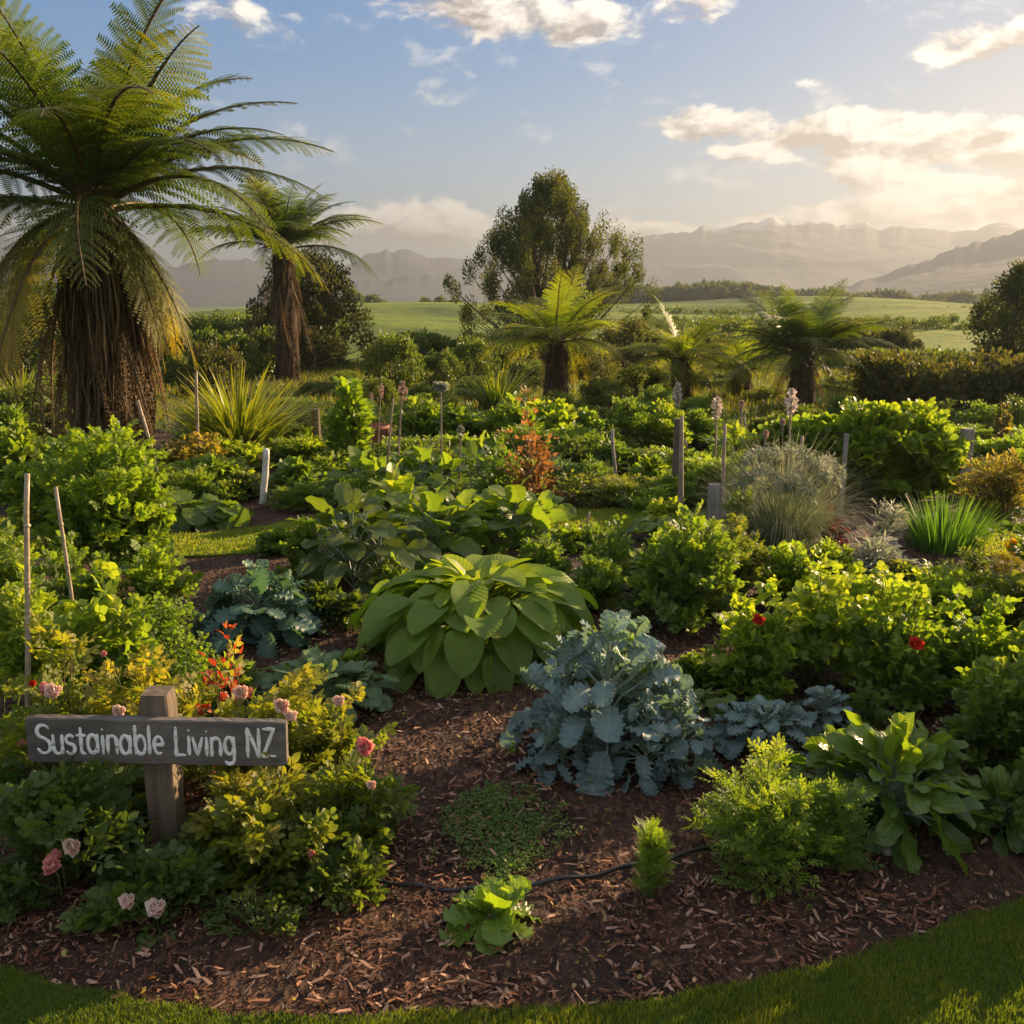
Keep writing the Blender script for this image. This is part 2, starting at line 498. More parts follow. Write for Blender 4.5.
M['ferntrunk'] = barkmat('fern_trunk_fibre', (.035, .02, .012), (.11, .065, .04), (40, 40, 3), .05)
M['rachis'] = plain('frond_stalk', (.11, .07, .03), .6, .3, .3, 20)
M['post'] = barkmat('post_timber', (.10, .078, .055), (.20, .155, .11), (26, 26, 2.2), .004, .85)
M['greypost'] = barkmat('grey_timber', (.20, .18, .155), (.34, .31, .28), (30, 30, 3), .004, .85)
M['board'] = barkmat('board_timber', (.095, .084, .075), (.19, .168, .148), (2.2, 26, 26), .003, .8)
M['bamboo'] = plain('bamboo_cane', (.34, .27, .18), .5, .4, .3, 25)
M['spikestem'] = plain('dry_flower_stalk', (.26, .20, .15), .7, .3, .3, 30)
M['whitepole'] = plain('white_pole', (.55, .52, .47), .5, .4, .12, 20)
M['paint'] = plain('letter_paint', (.78, .78, .75), .6, .4, .14, 60)
m = M['paint']; n = NT(m.node_tree)
pb_ = [q for q in m.node_tree.nodes if q.type == 'BSDF_PRINCIPLED'][0]
old = pb_.inputs['Base Color'].links[0].from_socket
oc = n.node('ShaderNodeTexCoord').outputs['Object']
n.put(pb_.inputs['Base Color'], n.mix(n.m('MULTIPLY', n.smooth(n.noise(n.scale(oc, (20, 60, 90)), 1.0, 6, .7), .56, .66), .75), old, (.16, .14, .12)))
M['rust'] = plain('rusty_screw', (.16, .08, .05), .7, .5, .3, 200)
M['hose'] = plain('black_hose', (.012, .012, .012), .4, .5, .3, 40)
M['stone'] = plain('pale_stone', (.42, .36, .31), .8, .3, .25, 25, .004)
M['terracotta'] = plain('terracotta', (.30, .11, .06), .8, .3, .25, 12, .003)

# mulch
m, n, out = newmat('bark_mulch'); M['mulch'] = m
geo = n.node('ShaderNodeNewGeometry').outputs['Position']
vo = n.node('ShaderNodeTexVoronoi'); n.put(vo.inputs['Vector'], n.scale(geo, (1, .45, 1))); vo.inputs['Scale'].default_value = 55
big = n.noise(geo, 1.3, 4, .6)
fine = n.noise(geo, 60, 5, .65)
c = n.ramp(vo.outputs['Color'], [(0, (.035, .018, .011)), (.45, (.085, .041, .024)), (.8, (.15, .075, .045)), (1, (.24, .135, .085))])
c = n.mix(n.m('MULTIPLY', n.smooth(big, .42, .62), .65), c, (.03, .020, .014))
c = n.mix(n.m('MULTIPLY', n.smooth(n.noise(geo, 3.1, 4, .6), .52, .72), .5), c, (.16, .10, .065))
c = n.mix(n.smooth(fine, .3, .7, .0, .5), c, (.02, .012, .008))
p = n.node('ShaderNodeBsdfPrincipled'); n.put(p.inputs['Base Color'], c); p.inputs['Roughness'].default_value = .85; p.inputs['Specular IOR Level'].default_value = .25
bp = n.node('ShaderNodeBump'); bp.inputs['Strength'].default_value = 1; bp.inputs['Distance'].default_value = .02
n.put(bp.inputs['Height'], n.m('ADD', vo.outputs['Distance'], fine)); n.put(p.inputs['Normal'], bp.outputs[0]); n.put(out.inputs[0], p.outputs[0])
M['chip'] = leafmat('bark_chip', [(.04, .016, .009), (.12, .046, .022), (.21, .092, .046), (.38, .23, .15)], 0.0, .75, spec=.25)


def grassmat(name, cols, far=False):
    m, n, out = newmat(name)
    geo = n.node('ShaderNodeNewGeometry').outputs['Position']
    a = n.noise(geo, .06 if far else 1.5, 5, .6)
    b = n.noise(geo, 1.0 if far else 24, 5, .7)
    c = n.ramp(n.m('ADD', n.m('MULTIPLY', a, .75), n.m('MULTIPLY', b, .25)), [(.38, cols[0]), (.5, cols[1]), (.62, cols[2])])
    p = n.node('ShaderNodeBsdfPrincipled'); n.put(p.inputs['Base Color'], c); p.inputs['Roughness'].default_value = .85; p.inputs['Specular IOR Level'].default_value = .15
    bp = n.node('ShaderNodeBump'); bp.inputs['Strength'].default_value = 1; bp.inputs['Distance'].default_value = .25 if far else .03
    n.put(bp.inputs['Height'], b); n.put(p.inputs['Normal'], bp.outputs[0]); n.put(out.inputs[0], p.outputs[0])
    return m


M['ground'] = grassmat('pasture', [(.055, .085, .014), (.12, .165, .02), (.22, .25, .03)], True)
M['lawn'] = grassmat('lawn_soil', [(.03, .06, .012), (.05, .09, .015), (.07, .11, .018)])
M['path'] = grassmat('path_turf', [(.07, .11, .016), (.11, .15, .02), (.15, .18, .03)])

m, n, out = newmat('mountain_rock'); M['mountain'] = m
geo = n.node('ShaderNodeNewGeometry')
s = n.node('ShaderNodeSeparateXYZ'); n.put(s.inputs[0], geo.outputs['Position'])
a = n.noise(geo.outputs['Position'], .012, 7, .62)
h = n.m('ADD', s.outputs[2], n.m('MULTIPLY', n.m('SUBTRACT', a, .5), 90))
c = n.mix(n.smooth(h, 40, 110), (.010, .018, .030), (.018, .024, .042))
nl = n.node('ShaderNodeSeparateXYZ'); n.put(nl.inputs[0], geo.outputs['Normal'])
c = n.mix(n.m('MULTIPLY', n.smooth(h, 112, 140), n.smooth(a, .40, .55)), c, (.6, .6, .62))
p = n.node('ShaderNodeBsdfPrincipled'); n.put(p.inputs['Base Color'], c); p.inputs['Roughness'].default_value = .95
bp = n.node('ShaderNodeBump'); bp.inputs['Strength'].default_value = .8; bp.inputs['Distance'].default_value = 5
n.put(bp.inputs['Height'], n.noise(geo.outputs['Position'], .03, 6, .65)); n.put(p.inputs['Normal'], bp.outputs[0]); n.put(out.inputs[0], p.outputs[0])


# ------------------------------------------------------------------ leaf templates (unit length along +Y, normal +Z)
def leaf(nu, nv, W, a, b, fold=.15, curl=.6, ruffle=0.0, lobes=0.0, wob=0.0, freq=5, cup=0.0, tipc=0.0, rows=0.0):
    v = np.linspace(0, 1, nv + 1)
    vv = np.clip(v, .0001, .9999)
    prof = vv ** a * (1 - vv) ** b
    prof = prof / prof.max()
    prof[0] *= .3
    u = np.linspace(-1, 1, nu + 1)
    ph = U(0, 6.28)
    edge = 1 + lobes * np.sin(v * freq * 2 * PI + ph)[:, None] * np.abs(u)[None] ** 2
    X = u[None] * prof[:, None] * W * edge
    Yv = np.repeat(v[:, None], nu + 1, 1)
    au = np.abs(u)[None]
    Z = fold * np.abs(X) + cup * (X ** 2) / max(W, .01)
    Z = Z + ruffle * np.sin(v[:, None] * freq * 2 * PI + ph + np.sign(u)[None] * 1.3) * au ** 1.5 * prof[:, None]
    Z = Z + rows * (np.cos(au * PI * 5)) * prof[:, None]
    c = curl + tipc * v[:, None] ** 3
    c = np.maximum(np.abs(c), 1e-3) * np.sign(c + 1e-9)
    ang = c * Yv
    y = np.sin(ang) / c
    z = (np.cos(ang) - 1) / c
    X = X + wob * np.sin(v * 3 + ph)[:, None] * .15
    Vv = np.stack([X, y + Z * np.sin(ang), z + Z * np.cos(ang)], -1).reshape(-1, 3)
    i = np.arange(nv)[:, None] * (nu + 1); j = np.arange(nu)[None]
    Q = np.stack([i + j, i + j + 1, i + nu + 2 + j, i + nu + 1 + j], -1).reshape(-1, 4)
    UV = np.stack([np.tile((u + 1) / 2, nv + 1), np.repeat(v, nu + 1)], -1)
    return Vv, Q, UV


def diamond(W=.3, fold=.1):
    V = np.array([(0, 0, 0), (W, .45, fold * W * 1.5), (0, 1, -.12), (-W, .45, fold * W * 1.5)], float)
    return V, np.array([[0, 1, 2, 3]]), np.array([(.5, 0), (1, .45), (.5, 1), (0, .45)], float)


def compound(base, spec):
    """leaflets: (x,y,angle,scale)"""
    Vs, Qs, Us, k = [], [], [], 0
    for x, y, a, s_ in spec:
        V, Q, UV = base
        c_, s2 = math.cos(a), math.sin(a)
        Vr = V * s_
        W_ = np.stack([Vr[:, 0] * c_ + Vr[:, 1] * s2 + x, -Vr[:, 0] * s2 + Vr[:, 1] * c_ + y, Vr[:, 2] - .25 * (y ** 2)], -1)
        Vs.append(W_); Qs.append(Q + k); Us.append(UV); k += len(V)
    # rachis as a thin strip
    L = max(s_[1] for s_ in spec)
    Vs.append(np.array([(-.012, -.25, .03), (.012, -.25, .03), (.008, L, -.25 * L * L), (-.008, L, -.25 * L * L)])); Qs.append(np.array([[0, 1, 2, 3]]) + k)
    Us.append(np.array([(.5, 0)] * 4, float))
    return np.concatenate(Vs), np.concatenate(Qs), np.concatenate(Us)


lf_s = lambda W=.32, curl=.5, fold=.25: leaf(2, 3, W, .6, .7, fold, curl)
TPL = {}
TPL['ovate'] = [leaf(2, 4, .33 + U(-.04, .04), .55, .7, .25, U(.3, 1.0)) for _ in range(4)]
TPL['round'] = [leaf(4, 5, .46, .42, .48, .12, U(.2, .8), ruffle=.03) for _ in range(4)]
TPL['rose'] = [compound(lf_s(.30, U(.3, .8)), [(0, .62, 0, .5), (.03, .52, 1.05, .44), (-.03, .55, -1.05, .44), (.03, .22, 1.2, .38), (-.03, .25, -1.2, .38)]) for _ in range(4)]
TPL['potato'] = [compound(lf_s(.34, U(.4, 1.0)), [(0, .55, 0, .52), (.03, .48, 1.0, .42), (-.03, .45, -1.0, .42), (.03, .22, 1.2, .36), (-.03, .2, -1.2, .36), (.02, .05, 1.3, .22), (-.02, .08, -1.3, .2)]) for _ in range(4)]
TPL['bean'] = [compound(leaf(2, 4, .40, .42, .6, .15, U(.3, .9)), [(0, .35, 0, .65), (.03, .28, 1.25, .52), (-.03, .28, -1.25, .52)]) for _ in range(4)]
TPL['fine'] = [compound(diamond(.16), [(0, .75, 0, .3)] + [(sg * .02, y, sg * (1.15 - y * .5), .36 * (1 - .5 * y)) for y in (.0, .12, .25, .38, .5, .62) for sg in (1, -1)]) for _ in range(3)]
TPL['pinnate'] = [compound(leaf(2, 3, .2, .6, .8, .2, U(.4, 1.0)), [(0, .7, 0, .36)] + [(sg * .02, y, sg * (1.1 - y * .4), .34) for y in (.12, .32, .52) for sg in (1, -1)]) for _ in range(3)]
TPL['small'] = [diamond(.34, .2), diamond(.28, .35)]
TPL['needle'] = [diamond(.12, .1), diamond(.16, .1)]
TPL['lance'] = [leaf(2, 4, .14, .7, .8, .3, U(.4, 1.2)) for _ in range(3)]
TPL['silver'] = [leaf(2, 3, .09, .8, .8, .2, U(.6, 1.3)) for _ in range(3)]


# ------------------------------------------------------------------ generators
def bush_mesh(Rx, Ry, H, nst, nper, tpl, size, mat, stem='stem', lean=0.35, top=0.7, jit=.55, t0=.2, lat=.14, tintlo=0.1, tinthi=.75, flat=.5, srad=.003, dome=.6, upleaf=.5, name='foliage', irr=.22, lowshare=.3, dens=.95):
    fol, stm = MB(), MB()
    tpls = TPL[tpl]
    nper = max(2, int(nper * dens))
    P_, D_, Nn, S_, T_ = [], [], [], [], []
    ph0, ph1 = U(0, 6.28), U(0, 6.28)
    for k in range(nst):
        az = U(0, 2 * PI); rr = math.sqrt(U(0, 1))
        c_, s_ = math.cos(az), math.sin(az)
        tip = np.array([c_ * rr * Rx, s_ * rr * Ry, H * (max(0.0, 1 - rr ** 2.6) ** dome * (1 - flat * .3) + flat * .3 * (1 - rr * .5)) * U(.72, 1.04)])
        lobe = 1 + irr * (math.sin(az * 2 + ph0) * .6 + math.sin(az * 5 + ph1) * .4) * rr + irr * .8 * U(-1, 1)
        low = U(.25, 1) if U(0, 1) < lowshare else 1.0
        tip[2] = max(tip[2] * lobe * low, .04 * H + .02)
        tip[:2] *= 1 + irr * .5 * math.sin(az * 3 + ph1) + irr * .5 * U(-1, 1)
        b0 = np.array([c_ * rr * Rx * .10 + U(-.04, .04) * Rx, s_ * rr * Ry * .10 + U(-.04, .04) * Ry, 0])
        mid = np.array([c_ * rr * Rx * (.55 + lean * .3), s_ * rr * Ry * (.55 + lean * .3), tip[2] * (.75 + .2 * rr) + .08 * H])
        t = np.linspace(0, 1, 7)[:, None]
        path = (1 - t) ** 2 * b0 + 2 * t * (1 - t) * mid + t ** 2 * tip
        if stem:
            stm.tube(path, np.linspace(srad, srad * .4, 7), 4, cap=False)
        tt = np.sqrt(U(t0 ** 2, 1, nper))[:, None]
        c0 = (1 - tt) ** 2 * b0 + 2 * tt * (1 - tt) * mid + tt ** 2 * tip
        tg = norm(2 * (1 - tt) * (mid - b0) + 2 * tt * (tip - mid))
        rd = norm(rng.normal(size=(nper, 3)))
        rd[:, 2] = np.abs(rd[:, 2]) * .5
        off = rd * (lat * max(Rx, .3 * H)) * U(.3, 1, nper)[:, None]
        pos = c0 + off
        pos[:, 2] = np.maximum(pos[:, 2], .015)
        d = norm(tg * .5 + rd * 1.0 + np.array([0, 0, 1.0]) * (upleaf - .25))
        nn = norm(np.array([0, 0, 1.0]) + rng.normal(size=(nper, 3)) * jit * 1.25 + 0.35 * rd)
        P_.append(pos); D_.append(d); Nn.append(nn)
        S_.append(size * .92 * (.45 + .8 * rng.random(nper) ** .8) * (1.12 - .45 * tt[:, 0]))
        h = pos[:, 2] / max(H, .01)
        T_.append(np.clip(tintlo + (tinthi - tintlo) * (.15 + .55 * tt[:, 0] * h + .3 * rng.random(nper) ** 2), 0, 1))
    P_, D_, Nn, S_, T_ = [np.concatenate(a) for a in (P_, D_, Nn, S_, T_)]
    sel = rng.integers(0, len(tpls), len(P_))
    for i, tp in enumerate(tpls):
        k = sel == i
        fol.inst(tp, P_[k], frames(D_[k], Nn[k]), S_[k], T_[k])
    return fol.mesh(name, M[mat]), (stm.mesh('stems', M[stem]) if stem else None)


def spot(px, pb, pt, pw, deep=.75):
    g = G(px, pb)
    R = pw / 2 * math.hypot(g[1], CAM_H) / FPX
    Y = g[1] + deep * R
    R = pw / 2 * math.hypot(Y, CAM_H * .8) / FPX
    q = P(px, pt, Y)
    return q[0], Y, R, max(.05, q[2])


def bush(name, label, cat, px, pb, pt, pw, nst, nper, tpl, size, mat, group=None, dy=1.0, **kw):
    x, y, R, H = spot(px, pb, pt, pw)
    fm, sm = bush_mesh(R * .95, R * dy, H, nst, nper, tpl, size, mat, **kw)
    o = thing(name, (x, y, 0), label, cat, group)
    part('foliage', fm, o)
    if sm:
        part('stems', sm, o)
    return o, (x, y, R, H)


def rosette(mb, st, n_, tpls, lp0, lp1, lb0, lb1, e_in, e_out, b_in, b_out, cz=0.0, hstem=0.0, c=(0, 0), tlo=.2, thi=.8, prad=.006, jit=.15, lwid=1.0, face=None):
    """n_ leaves round a centre; e: petiole elevation, b: blade pitch (deg) inner to outer"""
    for i in range(n_):
        t = ((i + .5) / n_) ** .8
        az = i * 2.39996 + U(-.25, .25)
        e = R_(e_in + (e_out - e_in) * t + U(-8, 8)); b = R_(b_in + (b_out - b_in) * t + U(-12, 12))
        lp = (lp0 + (lp1 - lp0) * t) * U(.85, 1.15); lb = (lb0 + (lb1 - lb0) * t) * U(.75, 1.18)
        h = np.array([math.cos(az), math.sin(az), 0.0])
        z0 = cz + hstem * (1 - t) + .01
        p0 = np.array([c[0], c[1], z0])
        p1 = p0 + h * math.cos(e) * lp + np.array([0, 0, math.sin(e) * lp])
        pm = p0 + h * math.cos(e + .2) * lp * .5 + np.array([0, 0, math.sin(e + .25) * lp * .5])
        d = h * math.cos(b) + np.array([0, 0, math.sin(b)])
        d = norm(d + rng.normal(size=3) * jit * .5)
        nn = norm(np.cross(np.cross(d, np.array([0, 0, 1.0]) if abs(d[2]) < .95 else -h), d) + rng.normal(size=3) * jit)
        if math.sin(b) > .8:
            nn = norm(-h + np.array([0, 0, .3]) + rng.normal(size=3) * jit)
        low_ = p1[2] + d[2] * lb * .9
        if low_ < .015 and d[2] < 0:      # a blade that would dig into the soil rests on it
            d[2] = max(d[2], (.015 - p1[2]) / (lb * .9)); d = norm(d)
        if st is not None and lp > .01:
            st.tube(np.array([p0, pm, p1, p1 + d * lb * .15]), [prad * 1.2, prad, prad * .8, prad * .6], 5, cap=False)
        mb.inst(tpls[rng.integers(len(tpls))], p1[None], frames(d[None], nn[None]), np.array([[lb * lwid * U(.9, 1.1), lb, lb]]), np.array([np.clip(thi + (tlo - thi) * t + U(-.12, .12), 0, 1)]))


def blades(mb, n_, R, H, wid, spread=1.0, droop=.6, seg=5, base_r=.2, tlo=.1, thi=.9, dirs=None, tipw=.1):
    for k in range(n_):
        az = U(0, 2 * PI); rr = math.sqrt(U(0, 1))
        h = np.array([math.cos(az), math.sin(az), 0])
        b0 = h * rr * R * base_r
        L = H * U(.75, 1.15)
        e0 = R_(88 - 45 * rr * spread); e1 = e0 - droop * U(.5, 1.5) * (.4 + rr)
        pts = [b0]
        for i in range(seg):
            e = e0 + (e1 - e0) * ((i + .5) / seg) ** 1.5
            pts.append(pts[-1] + (h * math.cos(e) + np.array([0, 0, math.sin(e)])) * L / seg)
        pts = np.array(pts)
        pts[:, 2] = np.maximum(pts[:, 2], .01)
        sv = np.array([-h[1], h[0], 0]) * math.cos(U(-1, 1)) + h * math.sin(U(-1, 1)) * .6
        wd = wid * np.linspace(1, tipw, seg + 1)[:, None] * U(.7, 1.2)
        V = np.concatenate([pts - sv * wd, pts + sv * wd])
        i = np.arange(seg)
        Q = np.stack([i, i + seg + 1, i + seg + 2, i + 1], -1)
        mb.add(V, Q, None, np.clip(np.concatenate([np.linspace(0, 1, seg + 1)] * 2) * (thi - tlo) * U(.5, 1.2) + tlo + U(-.1, .1), 0, 1))


def clump_mesh(centres, radii, nleaf, tpl, size, mat, name='crown', vert=1.0, jit=.6, tlo=.0, thi=1.0, shell=.5, up=.5):
    mb = MB()
    tp = TPL[tpl]
    C_ = np.repeat(centres, nleaf, 0); R2 = np.repeat(radii, nleaf)[:, None]
    n_ = len(C_)
    d = norm(rng.normal(size=(n_, 3)))
    r = U(0, 1, n_)[:, None] ** shell
    pos = C_ + d * r * R2 * np.array([1, 1, vert])
    dd = norm(d + np.array([0, 0, up]) + rng.normal(size=(n_, 3)) * .5)
    nn = norm(np.array([0, 0, 1.0]) + d * .6 + rng.normal(size=(n_, 3)) * jit)
    ct = np.repeat(U(-.22, .22, len(centres)), nleaf)
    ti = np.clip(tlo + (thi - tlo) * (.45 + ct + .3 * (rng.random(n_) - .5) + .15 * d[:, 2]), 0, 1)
    sel = rng.integers(0, len(tp), n_)
    for i, t_ in enumerate(tp):
        k = sel == i
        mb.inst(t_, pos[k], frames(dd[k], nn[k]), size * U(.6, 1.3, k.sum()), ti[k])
    return mb.mesh(name, M[mat])


def tree_parts(W, H, z0, ncl, rc, nleaf, size, mat, prof, tpl='small', trunks=1, tr=.1, vert=1.2, bark='trunk', limb_r=.02, up=.7, tiers=0, seedj=.5):
    """crown envelope: radius W*prof(z) from z0 to H"""
    cs, rs, limbs = [], [], MB()
    tk = MB()
    bases = []
    for k in range(trunks):
        a = k / trunks * 2 * PI + U(-.4, .4); s_ = 0 if trunks == 1 else 1
        tip = np.array([math.cos(a) * W * .35 * s_, math.sin(a) * W * .35 * s_, H * U(.78, .93)])
        b0 = np.array([math.cos(a) * tr * 1.2 * s_, math.sin(a) * tr * 1.2 * s_, -.1])
        t = np.linspace(0, 1, 10)[:, None]
        mid = (b0 + tip) / 2 + np.array([U(-.05, .05) * W, U(-.05, .05) * W, 0])
        path = (1 - t) ** 2 * b0 + 2 * t * (1 - t) * mid + t ** 2 * tip
        tk.tube(path, tr * np.linspace(1, .18, 10) * (1 if trunks == 1 else .7), 8)
        bases.append(path)
    for i in range(ncl):
        u = U(0, 1) ** .9
        z = z0 + (H - z0) * u
        rmax = W * prof(u)
        a = U(0, 2 * PI); r = rmax * U(.25, 1) ** .5 * .95
        c = np.array([math.cos(a) * r, math.sin(a) * r, z])
        c += rng.normal(size=3) * rc * .3
        cs.append(c); rs.append(rc * U(.6, 1.25))
        pa = bases[np.argmin([abs(math.atan2(math.sin(a - math.atan2(b[-1][1], b[-1][0])), math.cos(a - math.atan2(b[-1][1], b[-1][0])))) for b in bases])]
        zi = np.clip(z - r * .8 - .1 * H, z0 * .3, H * .9)
        j = pa[np.argmin(np.abs(pa[:, 2] - zi))]
        t = np.linspace(0, 1, 5)[:, None]
        mid = (j + c) / 2 + np.array([0, 0, -.08 * r])
        limbs.tube((1 - t) ** 2 * j + 2 * t * (1 - t) * mid + t ** 2 * c, np.linspace(limb_r, limb_r * .3, 5), 5, cap=False)
    cm = clump_mesh(np.array(cs), np.array(rs), nleaf, tpl, size, mat, vert=vert, up=up)
    return cm, tk.mesh('trunk', M[bark]), limbs.mesh('limbs', M[bark])


def tree(name, label, cat, loc, group=None, rz=0, **kw):
    cm, tm, lm = tree_parts(**kw)
    o = thing(name, loc, label, cat, group, rz)
    part('crown', cm, o); part('trunk', tm, o); part('limbs', lm, o)
    return o


# ------------------------------------------------------------------ ground and far land
def terr(x, y):
    d = np.hypot(x, y)
    s = np.clip((d - 28) / 40, 0, 1); s = s * s * (3 - 2 * s)
    k = np.clip((d - 138) / 130, 0, 1); k = k * k * (3 - 2 * k)
    rise = 1.25 * np.exp(-((x + 19) / 22) ** 2 - ((y - 112) / 30) ** 2) + 1.0 * np.exp(-((x - 34) / 26) ** 2 - ((y - 128) / 26) ** 2) + .7 * np.exp(-((x + 9) / 8) ** 2 - ((y - 66) / 14) ** 2)
    return rise + s * ((fbm(x / 45, y / 45, 3, 3) - .5) * 2.6 + .25) - k * 7.0 + np.clip((d - 300) / 900, 0, 1) * (fbm(x / 130, y / 130, 9, 4) - .4) * 12


az = np.radians(np.linspace(-180, 180, 361))
rad = np.concatenate([[0.0], np.geomspace(1.5, 4200, 150)])
A, Rr = np.meshgrid(az, rad)
X, Y = np.sin(A) * Rr, np.cos(A) * Rr
Z = terr(X, Y)
mb = MB()
nI, nJ = A.shape
i = np.arange(nI - 1)[:, None] * nJ; j = np.arange(nJ - 1)[None]
Q = np.stack([i + j, i + j + 1, i + nJ + j + 1, i + nJ + j], -1).reshape(-1, 4)
mb.add(np.stack([X, Y, Z], -1).reshape(-1, 3), Q[:, ::-1])
tag(mb.obj('ground', M['ground']), kind='structure')


def ridge_obj(name, pts, r_in, r_crest, r_out, seed, spur=.30, azr=(-75, 75)):
    aa = np.radians(np.linspace(azr[0], azr[1], 1100))
    pa = [azel(px, py) for px, py in pts]
    ang = np.array([p_[0] for p_ in pa]); el = np.array([p_[1] for p_ in pa])
    Hc = np.interp(aa, ang, np.tan(el)) * r_crest + CAM_H
    fine_ = (fbm(aa * 50, aa * 0 + 3.3, seed, 7) - .5) * r_crest * .011 - np.abs(fbm(aa * 70, aa * 0 + 1.3, seed + 2, 4) - .5) * r_crest * .012 + r_crest * .002
    kern = np.hanning(61); kern /= kern.sum()
    Hs = np.convolve(np.pad(Hc, 30, mode='edge'), kern, 'valid')
    rr = np.linspace(r_in, r_out, 110)
    A2, R2 = np.meshgrid(aa, rr)
    s_ = np.where(R2 < r_crest, (R2 - r_in) / (r_crest - r_in), 1 - (R2 - r_crest) / (r_out - r_crest))
    s_ = np.clip(s_, 0, 1)
    Xw, Yw = np.sin(A2) * R2, np.cos(A2) * R2
    rid = 1 - np.abs(2 * fbm(Xw / 210 + 9, Yw / 260, seed + 7, 6) - 1) * 1.5
    prof = s_ ** 1.1 * (1 - spur * np.clip(1 - s_, 0, 1) ** .7 * (1 - rid) * 1.6)
    nr = np.clip(s_, 0, 1) ** 5
    Zm = -9 + (Hs[None] + 9) * np.clip(prof, 0, 1) + (Hc - Hs + fine_)[None] * nr
    mb = MB()
    X, Y = np.sin(A2) * R2, np.cos(A2) * R2
    nI, nJ = A2.shape
    i = np.arange(nI - 1)[:, None] * nJ; j = np.arange(nJ - 1)[None]
    Q = np.stack([i + j, i + nJ + j, i + nJ + j + 1, i + j + 1], -1).reshape(-1, 4)
    mb.add(np.stack([X, Y, Zm], -1).reshape(-1, 3), Q[:, ::-1])
    return tag(mb.obj(name, M['mountain']), kind='structure')


ridge_obj('mountains', [(-1500, 255), (-600, 245), (-200, 228), (0, 236), (40, 252), (120, 268), (220, 262), (300, 258), (345, 266), (388, 247), (425, 258), (470, 262), (520, 250), (600, 238), (650, 236), (700, 229), (735, 226), (773, 214), (800, 222), (850, 226), (868, 223), (920, 228), (975, 231), (1002, 224), (1040, 234), (1200, 222), (1600, 240), (2500, 250)], 1150, 1800, 2300, 5)
ridge_obj('mountain_front_range', [(-1500, 300), (-500, 285), (-100, 262), (0, 268), (100, 290), (280, 296), (350, 285), (425, 274), (480, 284), (560, 296), (700, 292), (760, 300), (900, 302), (2500, 300)], 900, 1350, 1700, 21)
ridge_obj('hill', [(-1500, 330), (700, 330), (780, 308), (820, 292), (880, 276), (940, 254), (985, 240), (1030, 226), (1100, 208), (1250, 190), (1500, 200), (2500, 240)], 420, 820, 1150, 33, .16)

# haze box: camera and scene inside, sky outside
mb = MB(); mb.box((-3400, -600, -22), (3400, 3400, 176))
m, n, out = newmat('haze')
pv = n.node('ShaderNodeVolumePrincipled')
pv.inputs['Color'].default_value = (.27, .30, .35, 1); pv.inputs['Density'].default_value = HAZE_DENSITY; pv.inputs['Anisotropy'].default_value = .46
n.put(out.inputs[1], pv.outputs[0])
tag(mb.obj('haze', m, smooth=False), kind='stuff')

# ---- mulch bed (fine relief), lawn, paths
xs = np.linspace(-9, 9, 400); ys = np.concatenate([np.linspace(1.4, 5, 150), np.linspace(5.1, 13.2, 90)])
X, Y = np.meshgrid(xs, ys)
Z = .006 + .022 * fbm(X * 2.2, Y * 2.2, 4, 3) + .012 * fbm(X * 14, Y * 14, 6, 3)
edge = np.minimum(1, (13.2 - Y) / .4)
Z = Z * np.clip(edge, .2, 1)
mb = MB(); nI, nJ = X.shape
i = np.arange(nI - 1)[:, None] * nJ; j = np.arange(nJ - 1)[None]
mb.add(np.stack([X, Y, Z], -1).reshape(-1, 3), np.stack([i + j, i + j + 1, i + nJ + j + 1, i + nJ + j], -1).reshape(-1, 4))
tag(mb.obj('mulch_bed', M['mulch']), kind='structure')


def inside(poly, x, y):
    c = np.zeros(len(x), bool)
    n_ = len(poly)
    for k in range(n_):
        x1, y1 = poly[k]; x2, y2 = poly[(k + 1) % n_]
        t = ((y1 > y) != (y2 > y)) & (x < (x2 - x1) * (y - y1) / (y2 - y1 + 1e-12) + x1)
        c ^= t
    return c


def smooth_poly(pts, it=2):
    for _ in range(it):
        q = []
        for a, b in zip(pts, pts[1:]):
            a, b = np.array(a), np.array(b)
            q += [a * .75 + b * .25, a * .25 + b * .75]
        pts = [pts[0]] + q + [pts[-1]]
    return [tuple(map(float, p_[:2])) for p_ in pts]


def sheet(name, poly, z, mat, skirt=.04):
    tess = geometry.tessellate_polygon([[Vector((x, y, 0)) for x, y in poly]])
    mb = MB()
    V = np.array([(x, y, z) for x, y in poly])
    Q = np.array([(t[0], t[1], t[2], t[2]) for t in tess])
    a = V[Q[:, 1]] - V[Q[:, 0]]; b = V[Q[:, 2]] - V[Q[:, 0]]
    flip = (a[:, 0] * b[:, 1] - a[:, 1] * b[:, 0]) < 0
    Q[flip] = Q[flip][:, [1, 0, 2, 3]]
    mb.add(V, Q)
    n_ = len(V); lo = V.copy(); lo[:, 2] -= skirt
    i = np.arange(n_)
    mb.add(np.vstack([V, lo]), np.stack([i, (i + 1) % n_, (i + 1) % n_ + n_, i + n_], -1))
    return tag(mb.obj(name, mat, smooth=False), kind='structure')


